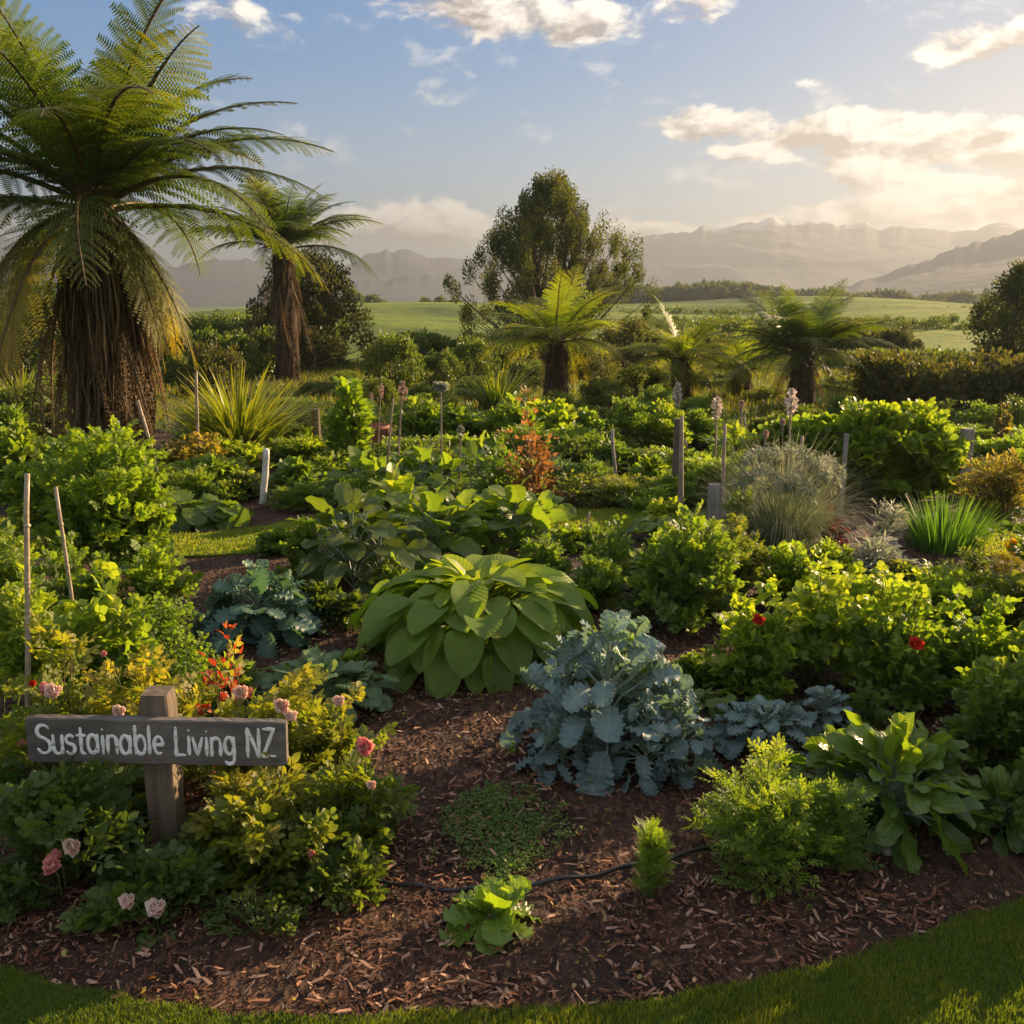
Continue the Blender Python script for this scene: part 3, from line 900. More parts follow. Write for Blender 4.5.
def tufts(name, poly, n_, H, wid, mat, zb, box, tlo=0., thi=1., lean=.5, thin=None):
    x0, x1, y0, y1 = box
    x, y = U(x0, x1, n_), U(y0, y1, n_)
    k = inside(poly, x, y)
    if thin is not None:
        k &= thin(x, y)
    x, y = x[k], y[k]; n_ = len(x)
    pt = fbm(x * 5, y * 5, 2, 3)
    L = H * U(.55, 1.3, n_) * (.6 + .8 * pt)
    az = U(0, 2 * PI, n_); ln = U(.1, lean, n_)
    h = np.stack([np.cos(az), np.sin(az), 0 * az], -1); s_ = np.stack([-np.sin(az + U(-1, 1, n_)), np.cos(az), 0 * az], -1)
    b = np.stack([x, y, np.full(n_, zb - .003)], -1)
    up = np.array([0, 0, 1.0])
    m1 = b + up * (L * .55)[:, None] + h * (L * ln * .3)[:, None]
    t1 = b + up * (L * (1 - ln * .3))[:, None] + h * (L * ln)[:, None]
    wd = (wid * U(.6, 1.3, n_))[:, None]
    V = np.stack([b - s_ * wd, b + s_ * wd, m1 + s_ * wd * .75, m1 - s_ * wd * .75, t1 + s_ * wd * .08, t1 - s_ * wd * .08], 1).reshape(-1, 3)
    o6 = (np.arange(n_) * 6)[:, None]
    Q = np.concatenate([o6 + np.array([[0, 1, 2, 3]]), o6 + np.array([[3, 2, 4, 5]])])
    mb = MB(); ti = np.clip(tlo + (thi - tlo) * (pt * .6 + .5 * rng.random(n_) - .05), 0, 1)
    mb.add(V, Q, None, np.repeat(ti, 6))
    return tag(mb.obj(name, M[mat]), kind='stuff')


front = [(-400, 860), (-150, 930), (0, 970), (41, 974), (100, 988), (153, 1003), (230, 1011), (320, 1015), (420, 1013), (510, 1009), (600, 1001), (700, 989), (807, 966), (900, 936), (1024, 894), (1150, 850), (1400, 790)]
edge_ = np.array(smooth_poly([tuple(G(p_[0], p_[1] + 13)[:2]) for p_ in front], 4))
edge_[:, 1] += (fbm(edge_[:, 0] * 9, edge_[:, 0] * 0 + 2, 51, 4) - .5) * .05
lawn_poly = [tuple(map(float, q)) for q in edge_] + [(9, -4), (-9, -4)]
sheet('lawn', lawn_poly, .030, M['lawn'])
tufts('lawn_grass', lawn_poly, 380000, .022, .0012, 'grass', .030, (-1.9, 2.3, 1.75, 3.2))


def strip(name, near, far, z=.034):
    a = smooth_poly([tuple(G(*p_)[:2]) for p_ in near]); b = smooth_poly([tuple(G(*p_)[:2]) for p_ in far])
    poly = a + b[::-1]
    sheet(name, poly, z, M['path'])
    return poly


pth = strip('grass_path', [(-300, 552), (0, 554), (120, 562), (230, 560), (330, 550), (440, 538), (560, 538), (660, 536), (760, 535)],
            [(-300, 514), (0, 521), (80, 524), (170, 541), (240, 534), (320, 521), (430, 516), (560, 514), (660, 512), (760, 512)])
tufts('path_grass', pth, 90000, .022, .0035, 'grasslit', .034, (-5.5, 2.2, 6.2, 8.0))
p2 = strip('side_path', [(930, 556), (1000, 562), (1100, 566), (1300, 566)], [(930, 530), (1000, 528), (1100, 528), (1300, 528)])
tufts('side_path_grass', p2, 26000, .022, .0035, 'grasslit', .034, (2.8, 6, 6.2, 7.6))
p3 = strip('back_path', [(300, 462), (360, 455), (430, 450), (600, 444), (760, 436), (860, 434)], [(300, 452), (360, 447), (430, 440), (600, 434), (760, 426), (860, 425)])
tufts('back_path_grass', p3, 24000, .03, .006, 'grasslit', .034, (-3, 4.6, 10.3, 14.5))
# grass beyond the beds, rough
rough_poly = [(-13, 13.0), (13, 13.0), (20, 30), (-20, 30)]
tufts('rough_grass', rough_poly, 60000, .12, .012, 'roughgrass', 0.0, (-15, 15, 13, 28), .0, .8, .7)

# bark chips and creeping patch
def chips():
    n_ = 62000
    y = 1.9 + 4.2 * rng.random(n_) ** 1.5; x = U(-1, 1, n_) * (1.1 + y * .55)
    dens_ = fbm(x * 3, y * 3, 12, 3)
    k = (rng.random(n_) < np.clip((dens_ - .3) * 3.2, .12, 1)) & ~inside(lawn_poly, x, y)
    x, y = x[k], y[k]; n_ = len(x)
    z = .03 + .012 * rng.random(n_)
    d = norm(np.stack([rng.normal(size=n_), rng.normal(size=n_), rng.normal(size=n_) * .28], -1))
    nn = norm(np.stack([rng.normal(size=n_) * .35, rng.normal(size=n_) * .35, np.ones(n_)], -1))
    V = np.array([(-.5, .12, -.06), (.35, 0, -.06), (.5, .7, -.05), (-.15, 1, -.06), (-.5, .12, .06), (.35, 0, .05), (.5, .7, .08), (-.15, 1, .02)])
    Q = np.array([(4, 5, 6, 7), (0, 1, 5, 4), (1, 2, 6, 5), (2, 3, 7, 6), (3, 0, 4, 7)])
    L = .010 + .042 * rng.random(n_) ** 1.8; W_ = np.minimum(L * U(.12, .42, n_), .011)
    mb = MB()
    mb.inst((V, Q, np.zeros((8, 2))), np.stack([x, y, z], -1), frames(d, nn), np.stack([W_, L, W_ * .8], -1), np.clip(rng.random(n_) ** 1.5, 0, 1))
    tag(mb.obj('bark_chips', M['chip'], smooth=False), kind='stuff')
    n_ = 90000
    y = 1.9 + 3.4 * rng.random(n_) ** 1.4; x = U(-1, 1, n_) * (1.1 + y * .5)
    k = ~inside(lawn_poly, x, y) & (rng.random(n_) < fbm(x * 6, y * 6, 40, 3) * 1.4)
    x, y = x[k], y[k]; n_ = len(x)
    L = U(.003, .011, n_)
    mb = MB(); d = norm(rng.normal(size=(n_, 3)) * np.array([1, 1, .5]))
    mb.inst(diamond(.28, .2), np.stack([x, y, U(.028, .042, n_)], -1), frames(d, norm(np.array([0, 0, 1.0]) + rng.normal(size=(n_, 3)) * .5)), L, rng.random(n_))
    tag(mb.obj('mulch_crumbs', M['chip'], smooth=False), kind='stuff')


chips()


def creeping():
    mb = MB(); n_ = 12000
    c = G(497, 838)
    a, r = U(0, 2 * PI, n_), rng.random(n_) ** .55 * 1.15
    x = c[0] + np.cos(a) * r * .215 + .05 * np.sin(a * 3 + 1) * r; y = c[1] + np.sin(a) * r * .33
    k = (fbm(x * 7, y * 7, 8, 3) * .6 + fbm(x * 38, y * 38, 18, 3) * .55) > .34 + .34 * r ** 2.2 + .12 * (rng.random(n_) - .5)
    x, y = x[k], y[k]; n_ = len(x)
    d = norm(rng.normal(size=(n_, 3)) * np.array([1, 1, .35]) + np.array([0, 0, .3]))
    mb.inst(TPL['round'][0], np.stack([x, y, U(.026, .05, n_)], -1), frames(d, norm(np.array([0, 0, 1.0]) + rng.normal(size=(n_, 3)) * .35)), U(.004, .011, n_), rng.random(n_))
    tag(mb.obj('creeping_ground_cover', M['creep']), kind='stuff')


creeping()


def litter():
    n_ = 900
    y = 2.0 + 3.6 * rng.random(n_) ** 1.3; x = U(-1, 1, n_) * (1.0 + y * .5)
    k = ~inside(lawn_poly, x, y); x, y = x[k], y[k]; n_ = len(x)
    mb = MB(); d = norm(rng.normal(size=(n_, 3)) * np.array([1, 1, .25]))
    mb.inst(leaf(2, 4, .3, .6, .7, .3, 1.2), np.stack([x, y, U(.04, .05, n_)], -1), frames(d, norm(np.array([0, 0, 1.0]) + rng.normal(size=(n_, 3)) * .5)), U(.010, .026, n_), rng.random(n_))
    tag(mb.obj('fallen_leaves', M['litter']), kind='stuff')
    n_ = 500; cx_, cy_ = U(-2.5, 2.5, 60), U(2.2, 5.5, 60)
    i_ = rng.integers(0, 60, n_); x = cx_[i_] + rng.normal(size=n_) * .03; y = cy_[i_] + rng.normal(size=n_) * .03
    k = ~inside(lawn_poly, x, y); x, y = x[k], y[k]; n_ = len(x)
    mb = MB(); d = norm(rng.normal(size=(n_, 3)) * np.array([1, 1, .3]) + [0, 0, .5])
    mb.inst(TPL['ovate'][0], np.stack([x, y, U(.03, .05, n_)], -1), frames(d, norm(np.array([0, 0, 1.0]) + rng.normal(size=(n_, 3)) * .3)), U(.008, .022, n_), rng.random(n_))
    tag(mb.obj('weeds', M['mid']), kind='stuff')


litter()

# black drip hose lying on the mulch
mb = MB()
pts = smooth_poly([tuple(G(*p_)[:2]) for p_ in [(330, 868), (370, 890), (410, 900), (470, 903), (540, 896), (600, 886), (660, 872), (720, 858), (790, 838)]], 3)
pp = np.array([(x, y, .042 + .006 * math.sin(i * .7)) for i, (x, y) in enumerate(pts)])
mb.tube(pp, .0065, 8)
tag(mb.obj('drip_hose', M['hose']), 'black drip hose lying across the bark mulch behind the lettuce', 'hose')

# stones
for k, (px, py, s_, lb) in enumerate([(893, 866, .028, 'pale stone on the mulch under the broad leafed chard'), (516, 748, .0, '')]):
    if not s_:
        continue
    mb = MB()
    th = np.linspace(0, PI, 8); ph = np.linspace(0, 2 * PI, 12, endpoint=False)
    T2, P2 = np.meshgrid(th, ph, indexing='ij')
    rr = 1 + .25 * (fbm(np.cos(P2) * 2 + 5, T2 * 2, 31, 3) - .5) * 2
    V = np.stack([np.sin(T2) * np.cos(P2) * rr, np.sin(T2) * np.sin(P2) * rr * .7, np.cos(T2) * rr * .6], -1).reshape(-1, 3) * s_
    i = np.arange(7)[:, None] * 12; j = np.arange(12)[None]; j2 = (j + 1) % 12
    mb.add(V, np.stack([i + j, i + 12 + j, i + 12 + j2, i + j2], -1).reshape(-1, 4))
    o = mb.obj('stone', M['stone']); g = G(px, py); o.location = (g[0], g[1] + .03, .035)
    tag(o, lb, 'stone')


# ------------------------------------------------------------------ the sign
def sign():
    ty = 2.86
    cx = P(161, 740, ty)[0]
    o = thing('garden_sign', (cx, ty, 0), 'weathered timber garden sign with white hand painted letters among the roses', 'sign')

    def timber(name, x0, x1, y0, y1, z0, z1, mat, seg=24, cham=.004, rag=.0025, axis=2):
        # bevelled plank with slightly worn edges
        mb = MB()
        n_ = seg
        t = np.linspace(0, 1, n_ + 1)
        if axis == 2:
            prof = [(x0 + cham, y0), (x1 - cham, y0), (x1, y0 + cham), (x1, y1 - cham), (x1 - cham, y1), (x0 + cham, y1), (x0, y1 - cham), (x0, y0 + cham)]
            path = z0 + (z1 - z0) * t
        else:
            prof = [(y0 + cham, z0), (y1 - cham, z0), (y1, z0 + cham), (y1, z1 - cham), (y1 - cham, z1), (y0 + cham, z1), (y0, z1 - cham), (y0, z0 + cham)]
            path = x0 + (x1 - x0) * t
        V = []
        for i, q in enumerate(path):
            for k, (a, b) in enumerate(prof):
                ra = (rng.random() - .5) * rag * 2; rb = (rng.random() - .5) * rag * 2
                sh = cham if i in (0, n_) else 0
                ca = (prof[0][0] + prof[1][0]) / 2; cb = (prof[2][1] + prof[3][1]) / 2
                a2 = a + ra * .5 - np.sign(a - ca) * sh; b2 = b + rb * .5 - np.sign(b - cb) * sh
                V.append((a2, b2, q) if axis == 2 else (q, a2, b2))
        k = 8
        i = np.arange(n_)[:, None] * k; j = np.arange(k)[None]; j2 = (j + 1) % k
        Q = np.stack([i + j, i + j2, i + k + j2, i + k + j], -1).reshape(-1, 4).tolist()
        e = n_ * k
        for b_ in (0, e):
            f = [[b_ + 0, b_ + 1, b_ + 2, b_ + 3], [b_ + 0, b_ + 3, b_ + 4, b_ + 7], [b_ + 4, b_ + 5, b_ + 6, b_ + 7]]
            Q += [q[::-1] for q in f] if b_ == 0 else f
        mb.add(V, Q)
        return mb.obj(name, mat, o, smooth=False)
    ztop = P(160, 697, ty - .05)[2]
    timber('post', -.044, .044, -.046, .046, -.05, ztop, M['post'], 14, .005, .003)
    bxl = P(23, 740, ty - .09)[0] - cx; bxr = P(283, 740, ty - .09)[0] - cx
    zt = P(154, 720.5, ty - .09)[2]; zb = P(154, 765, ty - .09)[2]
    bd = timber('board', bxl, bxr, -.088, -.055, zb, zt, M['board'], 30, .004, .003, axis=0)
    bd.rotation_euler = (0, R_(1.1), 0)
    xm = (bxl + bxr) / 2
    # lettering strokes: unit cell height 1 = cap height, x right, y up
    A = lambda cx_, cy_, rx, ry, a0, a1, k=12: [(cx_ + rx * math.cos(R_(a)), cy_ + ry * math.sin(R_(a))) for a in np.linspace(a0, a1, k)]
    GL = {
        'S': (.56, [A(.29, .76, .22, .22, 25, 270) + A(.29, .25, .24, .25, 90, -155)[1:]]),
        'u': (.48, [[(.08, .66), (.08, .28)] + A(.24, .22, .16, .21, 180, 340) + [(.40, .30)], [(.40, .66), (.40, .02)]]),
        's': (.42, [A(.20, .50, .14, .15, 35, 265) + A(.20, .18, .16, .17, 88, -150)[1:]]),
        't': (.36, [[(.18, .92), (.18, .16)] + A(.28, .14, .10, .12, 180, 290, 6), [(.03, .66), (.34, .66)]]),
        'a': (.50, [A(.23, .33, .17, .32, 0, 360, 20), [(.41, .66), (.41, .02)]]),
        'i': (.20, [[(.10, .66), (.10, .02)], [(.10, .86), (.10, .89)]]),
        'n': (.48, [[(.08, .66), (.08, .02)], A(.24, .42, .16, .23, 170, 0) + [(.40, .02)]]),
        'b': (.50, [[(.09, 1.0), (.09, .02)], A(.27, .33, .17, .32, 0, 360, 20)]),
        'l': (.20, [[(.10, 1.0), (.10, .02)]]),
        'e': (.46, [[(.07, .36), (.38, .38)] + A(.22, .35, .16, .30, 8, 300, 16)]),
        'L': (.46, [[(.10, 1.0), (.09, .03), (.42, .03)]]),
        'v': (.44, [[(.04, .66), (.21, .03), (.39, .66)]]),
        'g': (.50, [A(.23, .36, .16, .30, 0, 360, 20), [(.40, .66), (.40, -.08)] + A(.23, -.1, .17, .18, 0, -150)[1:]]),
        'N': (.58, [[(.09, 0), (.09, 1.0), (.49, .02), (.49, 1.0)]]),
        'Z': (.54, [[(.06, .98), (.46, .98), (.06, .03), (.50, .03)]]),
        ' ': (.30, []),
    }
    text = 'Sustainable Living NZ'
    tot = sum(GL[c][0] for c in text)
    x0 = P(32, 740, ty - .093)[0] - cx; x1 = P(273, 740, ty - .093)[0] - cx
    kx = (x1 - x0) / tot
    capz = (zt - zb) * .64; base = zb + (zt - zb) * .225
    pen = 0
    for c in text:
        wdt, strokes = GL[c]
        if strokes:
            lm = MB(); jx, jy = U(-.01, .01), U(-.02, .02)
            for st in strokes:
                p_ = np.array([(x0 + (pen + q[0] + jx) * kx, 0, base + (q[1] + jy) * capz) for q in st])
                # resample so the brush line stays round at corners
                seg = [p_[0]]
                for a, b in zip(p_, p_[1:]):
                    m_ = max(1, int(np.linalg.norm(b - a) / .004))
                    seg += [a + (b - a) * q / m_ for q in range(1, m_ + 1)]
                p_ = np.array(seg)
                p_ = np.array([(q[0], -.0895, q[2]) for q in p_])
                sides = 8; hw = .0056
                for q in (p_,):
                    t = norm(np.gradient(q, axis=0)); a = np.stack([-t[:, 2], 0 * t[:, 0], t[:, 0]], -1)
                    rad_ = hw * (1 + .16 * np.sin(np.arange(len(q)) * .5 + U(0, 6))) * np.minimum(1, .72 + .1 * np.minimum(np.arange(len(q)), np.arange(len(q))[::-1]))
                    th = np.arange(sides) / sides * 2 * PI
                    V = q[:, None] + (np.cos(th)[None, :, None] * a[:, None] + np.sin(th)[None, :, None] * np.array([0, .32, 0])) * rad_[:, None, None]
                    n_ = len(q); i = np.arange(n_ - 1)[:, None] * sides; j = np.arange(sides)[None]; j2 = (j + 1) % sides
                    Q = np.stack([i + j, i + j2, i + sides + j2, i + sides + j], -1).reshape(-1, 4)
                    V = V.reshape(-1, 3)
                    e0, e1 = q[0] - t[0] * rad_[0] * .8, q[-1] + t[-1] * rad_[-1] * .8
                    V = np.vstack([V, e0, e1]); tp = (n_ - 1) * sides
                    Q = np.vstack([Q, [[tp + k, tp + (k + 1) % sides, n_ * sides + 1, n_ * sides + 1] for k in range(sides)], [[(k + 1) % sides, k, n_ * sides, n_ * sides] for k in range(sides)]])
                    lm.add(V, Q)
            l_ = lm.obj('letter', M['paint'], bd)
        pen += wdt
    # two bolts
    for dx, z_ in ((-.022, zt - .018), (.022, zt - .022), (-.02, zb + .02), (.024, zb + .017)):
        mb = MB()
        mb.tube(np.array([(dx, -.0875, z_), (dx, -.0905, z_), (dx, -.0912, z_)]), [.0052, .0052, .0030], 12)
        mb.obj('screw', M['rust'], bd)



sign()


# ------------------------------------------------------------------ flowers
def flower_mesh(kind, mat, n_out=9, size=.03):
    mb = MB()
    tp = [leaf(4, 4, .48, .55, .35, .1, -.9, ruffle=.05, cup=.8) for _ in range(3)]
    for ring, (n_, el, sz, up) in enumerate([(n_out, 15, 1.0, 0), (7, 48, .85, .1), (5, 72, .62, .15)]):
        for k in range(n_):
            a = k / n_ * 2 * PI + ring * .5 + U(-.2, .2)
            h = np.array([math.cos(a), math.sin(a), 0]); e = R_(el + U(-10, 10))
            d = h * math.cos(e) + np.array([0, 0, math.sin(e)])
            nn = -h * math.sin(e) + np.array([0, 0, math.cos(e)])
            mb.inst(tp[k % 3], (h * .1 * size)[None], frames(d[None], norm(nn + rng.normal(size=3) * .25)[None]), np.array([size * sz * U(.7, 1.25)]), np.array([U(0, 1)]))
    mb.tube(np.array([(0, 0, -size * .6), (0, 0, -.001)]), [size * .06, size * .18], 6, mi=1)
    return mb.mesh('flower', [M[mat], M['stem']])


FL = {'pink': flower_mesh('rose', 'petal_pink', size=.026), 'pale': flower_mesh('rose', 'petal_pale', size=.027),
      'red': flower_mesh('bean', 'petal_red', 6, size=.030), 'yellow': flower_mesh('d', 'petal_yellow', 9, size=.05)}


def flower_at(parent, kind, px, py, Y, sc=1.0):
    Y -= .06
    q = P(px, py, Y)
    pl = parent.location
    part('flower', FL[kind], parent, (q[0] - pl.x, q[1] - pl.y, q[2]), (U(.5, 1.1), U(-.3, .3), 0), sc * 1.1)
    # its own short stalk down into the bush
    mb = MB(); b = Vector((q[0] - pl.x, q[1] - pl.y, q[2]))
    e = np.array([b.x * .75, b.y * .75 + .03, max(.02, b.z - .14)])
    mb.tube(np.array([e, (np.array(b) + e) / 2 + [.005, 0, .02], np.array(b)]), .0018, 4, cap=False)
    mb.obj('flower_stalk', M['stem'], parent)


# ------------------------------------------------------------------ roses round the sign
RG = 'rose bushes around the sign'
r1, i1 = bush('rose_bush', 'dark leafed rose bush with a clustered pink bloom below the end of the sign', 'rose bush', 50, 930, 782, 180, 34, 17, 'rose', .105, 'rosedk', RG, tinthi=.7, irr=.35)
flower_at(r1, 'pink', 52, 868, i1[1] - .14, 1.15); flower_at(r1, 'pink', 57, 858, i1[1] - .12, .8); flower_at(r1, 'pale', 74, 846, i1[1] - .1, 1.0)
r2, i2 = bush('rose_bush', 'low rose bush with two pale peach blooms at the foot of the signpost', 'rose bush', 150, 940, 862, 150, 24, 15, 'rose', .095, 'rosedk', RG, tinthi=.8)
flower_at(r2, 'pale', 158, 910, i2[1] - .15, 1.1); flower_at(r2, 'pale', 130, 902, i2[1] - .14, .9)
r3, i3 = bush('rose_bush', 'sprawling rose bush with yellowing leaves between the signpost and the mulch path', 'rose bush', 270, 915, 800, 165, 36, 17, 'rose', .10, 'rose', RG, tintlo=.2, tinthi=1.0, irr=.38, stem='stemred')
flower_at(r3, 'pink', 312, 855, i3[1] - .15, .5)
r4, i4 = bush('rose_bush', 'arching rose bush with a peach bloom leaning over the mulch path', 'rose bush', 348, 880, 748, 125, 30, 15, 'rose', .095, 'rose', RG, tintlo=.2, tinthi=1.0, irr=.38, stem='stemred')
flower_at(r4, 'pink', 366, 748, i4[1] - .05, 1.25); flower_at(r4, 'pale', 372, 786, i4[1] - .1, .6)
r5, i5 = bush('rose_bush', 'rose bush with pink and yellow blooms above the lettered end of the board', 'rose bush', 52, 815, 668, 160, 36, 15, 'rose', .10, 'rose', RG, tintlo=.2, tinthi=1.0, irr=.38, stem='stemred')
flower_at(r5, 'pale', 54, 694, i5[1] - .12, 1.2); flower_at(r5, 'pink', 46, 690, i5[1] - .1, .9); flower_at(r5, 'pink', 22, 745, i5[1] - .15, .7); flower_at(r5, 'red', 34, 684, i5[1], .5)
r6, i6 = bush('rose_bush', 'golden green rose bush directly behind the signpost', 'rose bush', 150, 815, 672, 150, 36, 15, 'rose', .095, 'rose', RG, tintlo=.25, tinthi=1.0, irr=.38, stem='stemred')
flower_at(r6, 'pale', 120, 712, i6[1] - .12, .9); flower_at(r6, 'pink', 104, 655, i6[1], .5)
r7, i7 = bush('rose_bush', 'rose bush with faded pale blooms beside the curly kale', 'rose bush', 255, 825, 682, 150, 38, 15, 'rose', .095, 'rose', RG, tintlo=.25, tinthi=1.0, irr=.38, stem='stemred')
flower_at(r7, 'pale', 243, 693, i7[1] - .12, 1.0); flower_at(r7, 'pale', 283, 706, i7[1] - .12, 1.05); flower_at(r7, 'pale', 292, 718, i7[1] - .14, .9)
bush('rose_bush', 'rose bush without blooms filling the ground under the written end of the board', 'rose bush', 243, 880, 800, 100, 34, 17, 'rose', .095, 'rose', RG, tintlo=.1, tinthi=.9, irr=.38, stem='stemred')
bush('rose_bush', 'dark rose bush without blooms behind the post and under the board', 'rose bush', 120, 860, 785, 110, 30, 17, 'rose', .095, 'rosedk', RG, tinthi=.9, irr=.3, stem='stemred')
bush('rose_bush', 'low rose bush without blooms spilling onto the mulch path', 'rose bush', 335, 918, 822, 120, 30, 17, 'rose', .085, 'rosedk', RG, tintlo=.1, tinthi=1.0, irr=.35, stem='stemred')
r8, i8 = bush('rose_bush', 'thin rose bush with a single pale bloom on a tall stalk near the curly kale', 'rose bush', 328, 815, 706, 80, 20, 13, 'rose', .09, 'rose', RG, tintlo=.2, tinthi=1.0, irr=.38, stem='stemred')
flower_at(r8, 'pale', 340, 702, i8[1] - .05, .8)
bush('red_leafed_shrub', 'small shrub with scarlet and orange young leaves behind the roses', 'shrub', 214, 780, 632, 56, 14, 9, 'ovate', .055, 'red', lat=.3, tinthi=1.0, stem='stemred', t0=.55)
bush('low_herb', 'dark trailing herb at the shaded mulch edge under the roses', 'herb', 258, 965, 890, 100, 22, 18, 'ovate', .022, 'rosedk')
bush('low_herb', 'small dark herb in the shaded corner beside the lawn edge', 'herb', 12, 940, 880, 90, 22, 18, 'ovate', .025, 'rosedk')

# ------------------------------------------------------------------ vegetables on the sign side
PG = 'leafy vegetables behind the roses'
bush('potato_plant', 'bushy pale green potato plant with a few red tinged leaves beside the tall cane', 'potato plant', 28, 735, 575, 120, 50, 18, 'potato', .085, 'bright', PG, tinthi=.8)
bush('bean_plant', 'broad leafed bean plant between the two garden canes', 'bean plant', 100, 735, 590, 110, 40, 16, 'bean', .10, 'bright', PG, tinthi=.8)
bush('parsley_plant', 'dense curly parsley plant next to the dark blue kale', 'parsley', 158, 715, 588, 110, 70, 40, 'round', .026, 'bright', PG, lat=.2, tinthi=.7)
bush('parsley_plant', 'parsley mound close behind the red leafed shrub', 'parsley', 190, 745, 640, 70, 40, 34, 'round', .026, 'bright', PG, lat=.2, tinthi=.7)
bush('potato_plant', 'potato plant reaching the grass path beside the climbing tomato', 'potato plant', 150, 645, 548, 95, 40, 18, 'potato', .09, 'bright', PG, tinthi=.8)
bush('potato_plant', 'potato plant at the foot of the climbing tomato', 'potato plant', 75, 660, 548, 110, 45, 18, 'potato', .085, 'mid', PG, tinthi=.9)
bush('potato_plant', 'potato plant with pale new leaves at the edge of the bed', 'potato plant', 5, 665, 545, 100, 45, 18, 'potato', .085, 'bright', PG, tinthi=.8)
mb = MB(); blades(mb, 60, .12, .42, .006, droop=.9, tlo=.2, thi=1.0)
o = thing('grass_clump', G(8, 790), 'strappy grass clump beside the end of the sign board', 'grass clump'); part('blades', mb.mesh('blades', M['iris']), o)

bush('tomato_plant', 'tall tomato plant climbing over its canes before the huge tree fern', 'tomato plant', 95, 600, 418, 128, 64, 34, 'potato', .115, 'bright', flat=.8, dome=.35, lat=.2, tinthi=.9, irr=.3)
bush('tomato_plant', 'shorter tomato plant with drying leaves on the cane tops', 'tomato plant', 40, 560, 432, 75, 34, 20, 'potato', .14, 'mid', flat=.8, dome=.4, tinthi=1.0)
bush('tomato_plant', 'thin tomato stem leaning out toward the squash', 'tomato plant', 140, 590, 455, 50, 18, 16, 'potato', .12, 'bright', flat=.8)


def pole(name, label, cat, px, pb, px2, pt, rad, mat, group=None, dz=0.0, sides=7, cap_bit=False, dY=0.0):
    g = G(px, pb); q = P(px2, pt, g[1] + dY)
    o = thing(name, (g[0], g[1], 0), label, cat, group)
    a = np.array([0, 0, -.05]); b = q - np.array([g[0], g[1], 0])
    t = np.linspace(0, 1, 9)[:, None]
    path = a + (b - a) * t
    path[:, :2] += (rng.random((9, 2)) - .5) * rad * .5
    mb = MB(); r_ = rad * np.linspace(1.05, .9, 9)
    mb.tube(path, r_, sides)
    part('shaft', mb.mesh('shaft', M[mat]), o)
    if 'cane' in name:
        mb = MB()
        for k in range(1, 5):
            c = a + (b - a) * (k / 5 + .02)
            mb.tube(np.array([c, c + (b - a) / np.linalg.norm(b - a) * rad * .7]), rad * 1.22, sides)
        part('joint_rings', mb.mesh('joint_rings', M[mat]), o)
    return o


CG = 'bamboo canes in the vegetable beds'
pole('garden_cane', 'tall straight cane beside the end of the sign board', 'cane', 27, 740, 27, 474, .011, 'bamboo', CG)
pole('garden_cane', 'leaning cane propping the potato plants', 'cane', 84, 680, 56, 487, .009, 'bamboo', CG)
pole('garden_cane', 'cane on the squash side of the climbing tomato', 'cane', 135, 570, 134, 500, .012, 'bamboo', CG)
pole('garden_cane', 'thin cane standing beside the flax clump', 'cane', 199, 475, 196, 372, .016, 'bamboo', CG)
pole('garden_cane', 'slanting bleached stick against the fern trunk skirt', 'stick', 163, 488, 138, 400, .016, 'bamboo')
pole('garden_cane', 'thin grey cane in front of the rounded silver green shrubs', 'cane', 617, 498, 612, 430, .016, 'greypost', CG)

# ------------------------------------------------------------------ kale, cabbage, hosta, chard, lettuce
KT = [leaf(12, 18, .36 + U(-.05, .05), .55, .40, .10, U(.3, 1.4), ruffle=.10, lobes=.17, freq=U(4, 8), wob=.5) for _ in range(8)]
KC = [leaf(14, 18, .36, .6, .38, .12, U(.5, 1.3), ruffle=.10, lobes=.16, freq=U(8, 11), rows=.012) for _ in range(6)]
HT = [leaf(10, 12, .34 + U(-.03, .03), .42, .68, .22, U(.3, .9), ruffle=.012, freq=2, cup=.1, rows=.003, wob=.2) for _ in range(7)]
CT = [leaf(8, 12, .21 + U(-.03, .04), .75, .45, .25, U(.3, 1.4), ruffle=.035, freq=3, wob=.4, lobes=.05) for _ in range(7)]
LT = [leaf(10, 14, .31, .85, .38, .22, U(-.3, 1.1), ruffle=.075, freq=5, lobes=.14) for _ in range(6)]
BT = [leaf(8, 10, .33, .45, .5, .15, U(.4, 1.1), ruffle=.03, freq=3, wob=.3) for _ in range(6)]
ST = [leaf(8, 8, .55, .35, .45, .12, U(.5, 1.0), ruffle=.05, freq=4, lobes=.14) for _ in range(5)]


def veg(name, label, cat, px, pb, pt, pw, heads, mat, stalk, tpls, group=None, **kw):
    """one leafy plant: heads = [(dx,dy,scale)] in fractions of its radius, kw -> rosette for a unit radius plant"""
    x, y, R, H = spot(px, pb, pt, pw)
    fo, st = MB(), MB()
    for dx, dy, s_ in heads:
        k2 = dict(kw)
        for key in ('lp0', 'lp1', 'lb0', 'lb1', 'hstem'):
            if key in k2:
                k2[key] = k2[key] * R * s_
        rosette(fo, st, tpls=tpls, c=(dx * R, dy * R), prad=.014 * R * s_, **k2)
    o = thing(name, (x, y, .02), label, cat, group)
    part('foliage', fo.mesh('foliage', M[mat]), o); part('stalks', st.mesh('stalks', M[stalk]), o)
    return o, (x, y, R, H)


